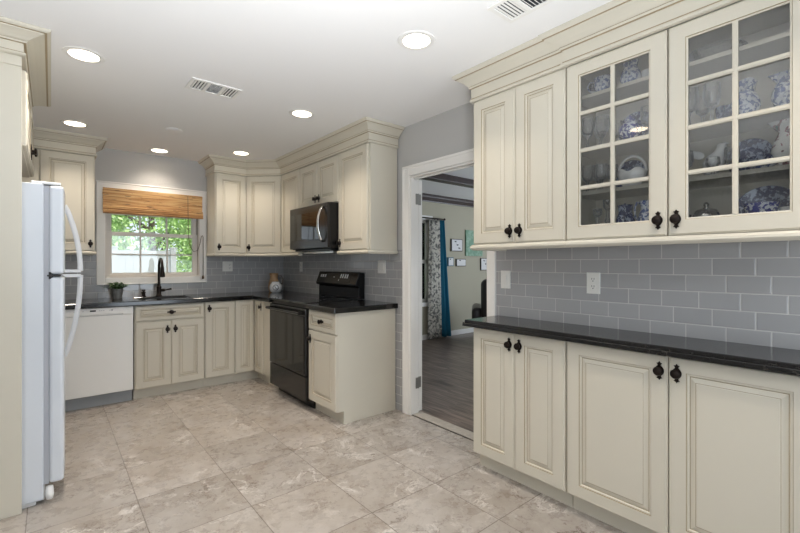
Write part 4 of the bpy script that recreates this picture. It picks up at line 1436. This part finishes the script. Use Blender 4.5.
standing_plate(2.210, 0.866, SH[1], 0.078, M['toile_dark'], 'blue plate standing behind the white basket on third shelf', 10)
goblet(2.095, 0.598, SH[1], 0.120, 0.028, 'crystal goblet left of the white bird on third shelf')
goblet(2.080, 0.500, SH[1], 0.075, 0.026, 'low crystal goblet in front of the white bird')
goblet(2.150, 0.452, SH[1], 0.120, 0.027, 'crystal goblet right of the white bird on third shelf')
t = thing('bird_figurine', 'white bird figurine with raised wing on third shelf', 'figurine', (2.168, 0.545, SH[1] + 0.0005))
mb = MB()
mb.lathe([(0.016, 0), (0.022, 0.004), (0.010, 0.012), (0.010, 0.02), (0.024, 0.035), (0.034, 0.065), (0.030, 0.095), (0.016, 0.12), (0.014, 0.135), (0.017, 0.146), (0.012, 0.157), (0, 0.16)], 18, sx=0.8, sy=1.15, M4=Matrix.Rotation(R(22), 4, 'X'))
mb.tube([(0, -0.06, 0.146), (0, -0.080, 0.143)], [0.006, 0.001], 8)
obj('body', mb, M['porcelain'], t, smooth=True)
mb = MB()
mb.add([(0.0, 0.0, 0.085), (0.0, 0.045, 0.10), (0.0, 0.085, 0.150), (0.0, 0.060, 0.155), (0.0, 0.03, 0.148), (0.0, -0.015, 0.125), (0.008, 0.03, 0.12), (-0.008, 0.03, 0.12)],
       [(0, 1, 6), (1, 2, 6), (2, 3, 6), (3, 4, 6), (4, 5, 6), (5, 0, 6), (1, 0, 7), (2, 1, 7), (3, 2, 7), (4, 3, 7), (5, 4, 7), (0, 5, 7)])
obj('wing', mb, M['porcelain'], t, loc=(-0.012, 0.0, -0.01), subsurf=1, smooth=True)
standing_plate(2.205, 0.405, SH[1], 0.078, M['toile_dark'], 'oval blue platter standing behind the blue bowls on third shelf', 10, 1.0, 'platter')
lathe_thing('bowl', 'low blue and white bowl before the oval platter on third shelf', 'bowl', 2.110, 0.408, SH[1], [(0.026, 0), (0.030, 0.006), (0.052, 0.040), (0.054, 0.042), (0.049, 0.040), (0.026, 0.008), (0, 0.008)], M['toile_dark'], None, 24)
lathe_thing('saucer', 'blue and white saucer leaning low by the bowl on third shelf', 'saucer', 2.080, 0.345, SH[1], [(0.020, 0), (0.022, 0.004), (0.042, 0.014), (0.043, 0.016), (0.022, 0.007), (0, 0.006)], M['toile'], None, 24)
jug(2.105, 0.262, SH[1], 0.170, 0.062, M['floral'], 'white floral pitcher on third shelf beside the oval platter', 270)
# bottom shelf
for yy, hh, lab in ((0.985, 0.140, 'glass candlestick at the far left of the bottom shelf'), (0.935, 0.180, 'taller glass candlestick second from left on the bottom shelf')):
    lathe_thing('candlestick', lab, 'candlestick', 2.110, yy, SH[0], [(0.026, 0), (0.027, 0.005), (0.010, 0.014), (0.008, hh * 0.35), (0.015, hh * 0.42), (0.008, hh * 0.52), (0.009, hh * 0.72), (0.020, hh * 0.80), (0.022, hh), (0.016, hh), (0, hh * 0.84)], M['crystal'], None, 16)
jug(2.150, 0.868, SH[0], 0.150, 0.046, M['toile_dark'], 'dark blue pitcher on the bottom shelf behind left glass door', 200)
jug(2.110, 0.755, SH[0], 0.155, 0.042, M['toile'], 'pale blue pitcher at the right of the left door bottom shelf', 80)
t = thing('sugar_bowl', 'silver lidded sugar bowl on the bottom shelf', 'sugar bowl', (2.110, 0.530, SH[0] + 0.0005))
mb = MB(); mb.lathe([(0.026, 0), (0.028, 0.006), (0.018, 0.012), (0.046, 0.040), (0.050, 0.062), (0.044, 0.076), (0, 0.076)], 24)
obj('body', mb, M['silver'], t, smooth='angle')
mb = MB(); mb.lathe([(0.044, 0.0765), (0.036, 0.090), (0.012, 0.098), (0.007, 0.104), (0.011, 0.112), (0.005, 0.122), (0, 0.123)], 20)
obj('lid', mb, M['silver'], t, smooth='angle')
cup(2.100, 0.610, SH[0], 0.075, 0.030, M['silver'], 'silver creamer left of the sugar bowl on the bottom shelf', 'creamer', 100, 'creamer')
lathe_thing('salt_dish', 'small round dish right of the silver sugar bowl', 'dish', 2.090, 0.452, SH[0], [(0.016, 0), (0.020, 0.005), (0.030, 0.024), (0.027, 0.024), (0.014, 0.008), (0, 0.008)], M['silver'], None, 18)
standing_plate(2.205, 0.352, SH[0], 0.100, M['toile_dark'], 'large blue platter standing at the back of the bottom shelf', 10, 0.90, 'platter')
lathe_thing('bowl', 'blue and white bowl in front of the large blue platter', 'bowl', 2.095, 0.350, SH[0], [(0.030, 0), (0.034, 0.008), (0.046, 0.060), (0.056, 0.096), (0.052, 0.097), (0.042, 0.060), (0.028, 0.012), (0, 0.012)], M['cobalt'], None, 28)
lathe_thing('ramekin', 'small cream dish right of the blue bowl on the bottom shelf', 'dish', 2.095, 0.262, SH[0], [(0.028, 0), (0.032, 0.004), (0.034, 0.075), (0.030, 0.075), (0.027, 0.01), (0, 0.01)], M['porcelain'], None, 20)

# ------------------------------------------------------------------ wall lettering (opposite the glass cabinet, seen mirrored in its panes)
def text(body, loc, size, shear):
    c = bpy.data.curves.new('wall_lettering', 'FONT')
    c.body = body; c.size = size; c.shear = shear; c.extrude = 0.0015; c.offset = 0.003; c.align_x = 'CENTER'
    c.materials.append(M['ink'])
    tmp = bpy.data.objects.new('lettering_curve', c)
    COL.objects.link(tmp)
    me = bpy.data.meshes.new_from_object(tmp)
    bpy.data.objects.remove(tmp)
    o = bpy.data.objects.new('wall_lettering', me)
    COL.objects.link(o)
    o.location = loc; o.rotation_euler = (R(90), 0, R(90))
    return o
tag(text('YOU ARE fearfully', (-1.797, 1.24, 2.16), 0.135, 0.1), 'dark wall lettering, upper line, mirrored in the right glass door', 'lettering')
tag(text('& wonderfully', (-1.797, 1.44, 2.03), 0.135, 0.3), 'dark wall lettering, lower line, mirrored in the right glass door', 'lettering')

# ------------------------------------------------------------------ living room things
def art(x0, x1, z0, z1, label, face, frame=None, marks=0):
    t = thing('wall_art', label, 'wall art', ((x0 + x1) / 2, YLV, (z0 + z1) / 2))
    w, h = x1 - x0, z1 - z0
    mb = MB(); mb.box(-w / 2, w / 2, -0.024, -0.0005, -h / 2, h / 2)
    obj('frame', mb, frame or face, t, bevel=0.002)
    b_ = 0.012 if frame else 0.004
    mb = MB(); mb.box(-w / 2 + b_, w / 2 - b_, -0.026, -0.0242, -h / 2 + b_, h / 2 - b_)
    obj('print', mb, face, t)
    if marks:
        mb = MB()
        for i in range(marks):
            zz = h * (0.28 - 0.26 * i)
            xx = w * (-0.22 + 0.17 * i)
            pts = [(xx + w * 0.02 * k, -0.0262, zz + h * 0.06 * sin(k * 1.9 + i)) for k in range(9)]
            mb.tube(pts, 0.004, 4)
        obj('script_marks', mb, M['ink'], t)
    return t
art(5.356, 5.641, 1.473, 1.690, 'square pale print with dark script, upper left of the green print', M['artwhite'], M['artframe'], 3)
art(5.735, 6.200, 1.395, 1.862, 'large pale green print on the living room wall', M['artgreen'])
art(5.275, 5.412, 1.213, 1.365, 'small blue framed print beside the teal curtain', M['artwhite'], M['artblue'], 1)
art(5.485, 5.734, 1.208, 1.342, 'small wide pale print below the square print', M['artwhite'], M['artframe'], 1)
art(6.150, 6.400, 1.130, 1.361, 'pale print with dark emblem beside the doorway edge', M['artwhite'], M['artframe'], 2)

t = thing('curtain_rod', 'black curtain rod above the living room window', 'curtain rod', (4.40, YLV - 0.07, 2.005))
mb = MB(); mb.tube([(-0.72, 0, 0), (0.72, 0, 0)], 0.011, 10)
obj('rod', mb, M['bronze'], t, smooth='angle')
for x in (-0.735, 0.735):
    mb = MB(); mb.lathe([(0, -0.022), (0.016, -0.014), (0.021, 0), (0.016, 0.014), (0, 0.022)], 12, M4=T((x, 0, 0)))
    obj('finial', mb, M['bronze'], t, smooth=True)
mb = MB(); mb.box(0.60, 0.62, 0.008, 0.0695, -0.012, 0.012)
obj('bracket', mb, M['bronze'], t)
def curtain(xa_t, xb_t, xa_b, xb_b, z0, z1, y, waves, amp, m_, label):
    mb = MB()
    n, k = 48, 14
    v, f = [], []
    for j in range(k + 1):
        s_ = j / k
        for i in range(n + 1):
            q = i / n
            xt = xa_t + (xb_t - xa_t) * q; xb = xa_b + (xb_b - xa_b) * q
            x = xb + (xt - xb) * s_
            a_ = amp * (1.15 - 0.35 * s_)
            v.append((x, y + a_ * sin(q * waves * 2 * pi + 0.4 * sin(3 * s_)), z0 + (z1 - z0) * s_))
    for j in range(k):
        for i in range(n):
            f.append((j * (n + 1) + i, j * (n + 1) + i + 1, (j + 1) * (n + 1) + i + 1, (j + 1) * (n + 1) + i))
    mb.add(v, f)
    o = obj('curtain', mb, m_, smooth=True)
    md_ = o.modifiers.new('thickness', 'SOLIDIFY'); md_.thickness = 0.004
    return tag(o, label, 'curtain')
curtain(4.790, 5.010, 4.760, 5.060, 0.015, 1.990, YLV - 0.070, 4, 0.028, M['curtain'], 'grey and white leaf print curtain in the living room')
curtain(5.020, 5.130, 5.070, 5.300, 0.015, 1.990, YLV - 0.068, 2, 0.024, M['blueFabric'], 'teal blue curtain hanging beside the leaf print curtain')

rc = thing('recliner', 'black leather recliner in the living room past the doorway', 'armchair', (5.55, 4.15, 0), R(130))
def cushion(name, x0, x1, y0, y1, z0, z1, m_, parent, b=0.06, rot=(0, 0, 0)):
    mb = MB(); mb.box(x0, x1, y0, y1, z0, z1)
    o = obj(name, mb, m_, parent, rot=rot, bevel=b, seg=4, smooth=True)
    return o
cushion('base', -0.40, 0.40, -0.38, 0.40, 0.03, 0.30, M['leather'], rc, 0.03)
cushion('seat', -0.27, 0.27, -0.44, 0.25, 0.305, 0.47, M['leather'], rc)
cushion('backrest', -0.31, 0.31, 0.24, 0.46, 0.32, 1.02, M['leather'], rc, 0.09)
cushion('arm', -0.45, -0.28, -0.42, 0.40, 0.305, 0.58, M['leather'], rc, 0.07)
cushion('arm', 0.28, 0.45, -0.42, 0.40, 0.305, 0.58, M['leather'], rc, 0.07)
gq = obj('cushion', MB(), M['greenfab'])
bpy.data.objects.remove(gq)
mb = MB(); mb.box(-0.17, 0.17, -0.05, 0.05, -0.17, 0.17)
tag(obj('cushion', mb, M['greenfab'], loc=(5.462, 3.998, 0.645), rot=(R(-8), 0, R(130)), bevel=0.045, seg=4, smooth=True), 'green cushion propped on the black leather recliner', 'cushion')

# ------------------------------------------------------------------ outdoors
mb = MB(); mb.box(-14, 18, YS + 0.6, 26, -0.55, -0.45)
struct(obj('lawn', mb, M['lawn']))
fe = thing('fence', 'pale grey vinyl fence beyond the kitchen window', 'fence', (0, 10.8, -0.45))
for i in range(4):
    a_ = -2.35 + i * 1.13
    mb = MB()
    mb.box(a_ + 0.06, a_ + 1.07, 0.02, 0.05, 0.10, 1.90)
    mb.box(a_ + 0.06, a_ + 1.07, 0.0, 0.07, 1.90, 2.0)
    mb.box(a_ + 0.06, a_ + 1.07, 0.0, 0.07, 0.04, 0.14)
    for q in range(1, 7):
        mb.box(a_ + 0.06 + q * 0.144 - 0.004, a_ + 0.06 + q * 0.144 + 0.004, 0.014, 0.056, 0.14, 1.90)
    obj('panel', mb, M['fence'], fe)
for i in range(5):
    mb = MB(); a_ = -2.35 + i * 1.13
    mb.box(a_ - 0.058, a_ + 0.058, -0.025, 0.095, 0, 2.05)
    mb.prism([(a_ - 0.07, -0.035), (a_ + 0.07, -0.035), (a_ + 0.07, 0.105), (a_ - 0.07, 0.105)], 2.05, 2.08)
    obj('post', mb, M['fence'], fe)

def tree(x, y, z0, tr, rr, hh, n, size, m_, label, name='tree', cat='tree'):
    t = thing(name, label, cat, (x, y, -0.45))
    mb = MB()
    if tr > 0:
        mb.tube([(0, 0, 0), (0.05, 0.02, z0 * 0.5), (-0.04, 0.0, z0 + hh)], [tr, tr * 0.8, tr * 0.3], 8)
        for k in range(9):
            a = k * 2.4; zz = z0 * 0.7 + hh * 0.12 * k
            mb.tube([(0, 0, zz), (cos(a) * rr * 0.4, sin(a) * rr * 0.4, zz + 0.4), (cos(a) * rr * 0.8, sin(a) * rr * 0.8, zz + 0.8)], [tr * 0.4, tr * 0.25, tr * 0.1], 6)
    else:
        for k in range(8):
            a = k * 0.8
            mb.tube([(0, 0, 0), (cos(a) * rr * 0.5, sin(a) * rr * 0.5, hh * 0.7)], [0.03, 0.01], 5)
    obj('trunk' if tr > 0 else 'stems', mb, M['bark'], t)
    mb = MB()
    for k in range(n):
        a = random.uniform(0, 2 * pi); u = random.uniform(-1, 1); q = random.uniform(0.35, 1.0) ** 0.5
        w = math.sqrt(1 - u * u)
        lump = 1 + 0.22 * sin(3 * a + x) * cos(4 * u + y)
        c_ = Vector((cos(a) * w * rr * q * lump, sin(a) * w * rr * q * lump, z0 + hh / 2 + u * hh / 2 * q * lump))
        d1 = Vector((random.gauss(0, 1), random.gauss(0, 1), random.gauss(0, 1))).normalized()
        d2 = d1.cross(Vector((random.gauss(0, 1), random.gauss(0, 1), random.gauss(0, 1)))).normalized()
        s1, s2 = size * random.uniform(0.6, 1.3), size * 0.45
        mb.face([c_ - d1 * s1, c_ + d2 * s2, c_ + d1 * s1, c_ - d2 * s2])
    obj('foliage', mb, m_, t)
    return t
tree(-1.2, 13.6, 0.6, 0.15, 1.5, 4.8, 6500, 0.075, M['fol2'], 'mid green tree left behind the fence')
tree(2.2, 13.7, 0.4, 0.15, 1.55, 4.9, 7000, 0.075, M['fol1'], 'spring green tree directly behind the fence')
tree(5.9, 13.4, 0.3, 0.15, 1.5, 4.6, 6500, 0.075, M['fol2'], 'mid green tree right of the fence')
tree(0.3, 18.2, 0.8, 0.2, 2.1, 6.2, 5200, 0.15, M['fol1'], 'taller spring green tree at the back left of the garden')
tree(5.4, 18.4, 0.8, 0.2, 2.1, 6.0, 5200, 0.15, M['fol1'], 'taller spring green tree at the back right of the garden')
tree(2.95, 9.9, 0.0, 0.0, 0.85, 1.75, 2600, 0.055, M['fol2'], 'rounded green shrub at the right end of the fence', 'shrub', 'shrub')
tree(0.55, 7.6, 0.0, 0.0, 0.22, 1.55, 500, 0.06, M['fol3'], 'yellow green shrub close to the window at lower left', 'shrub', 'shrub')
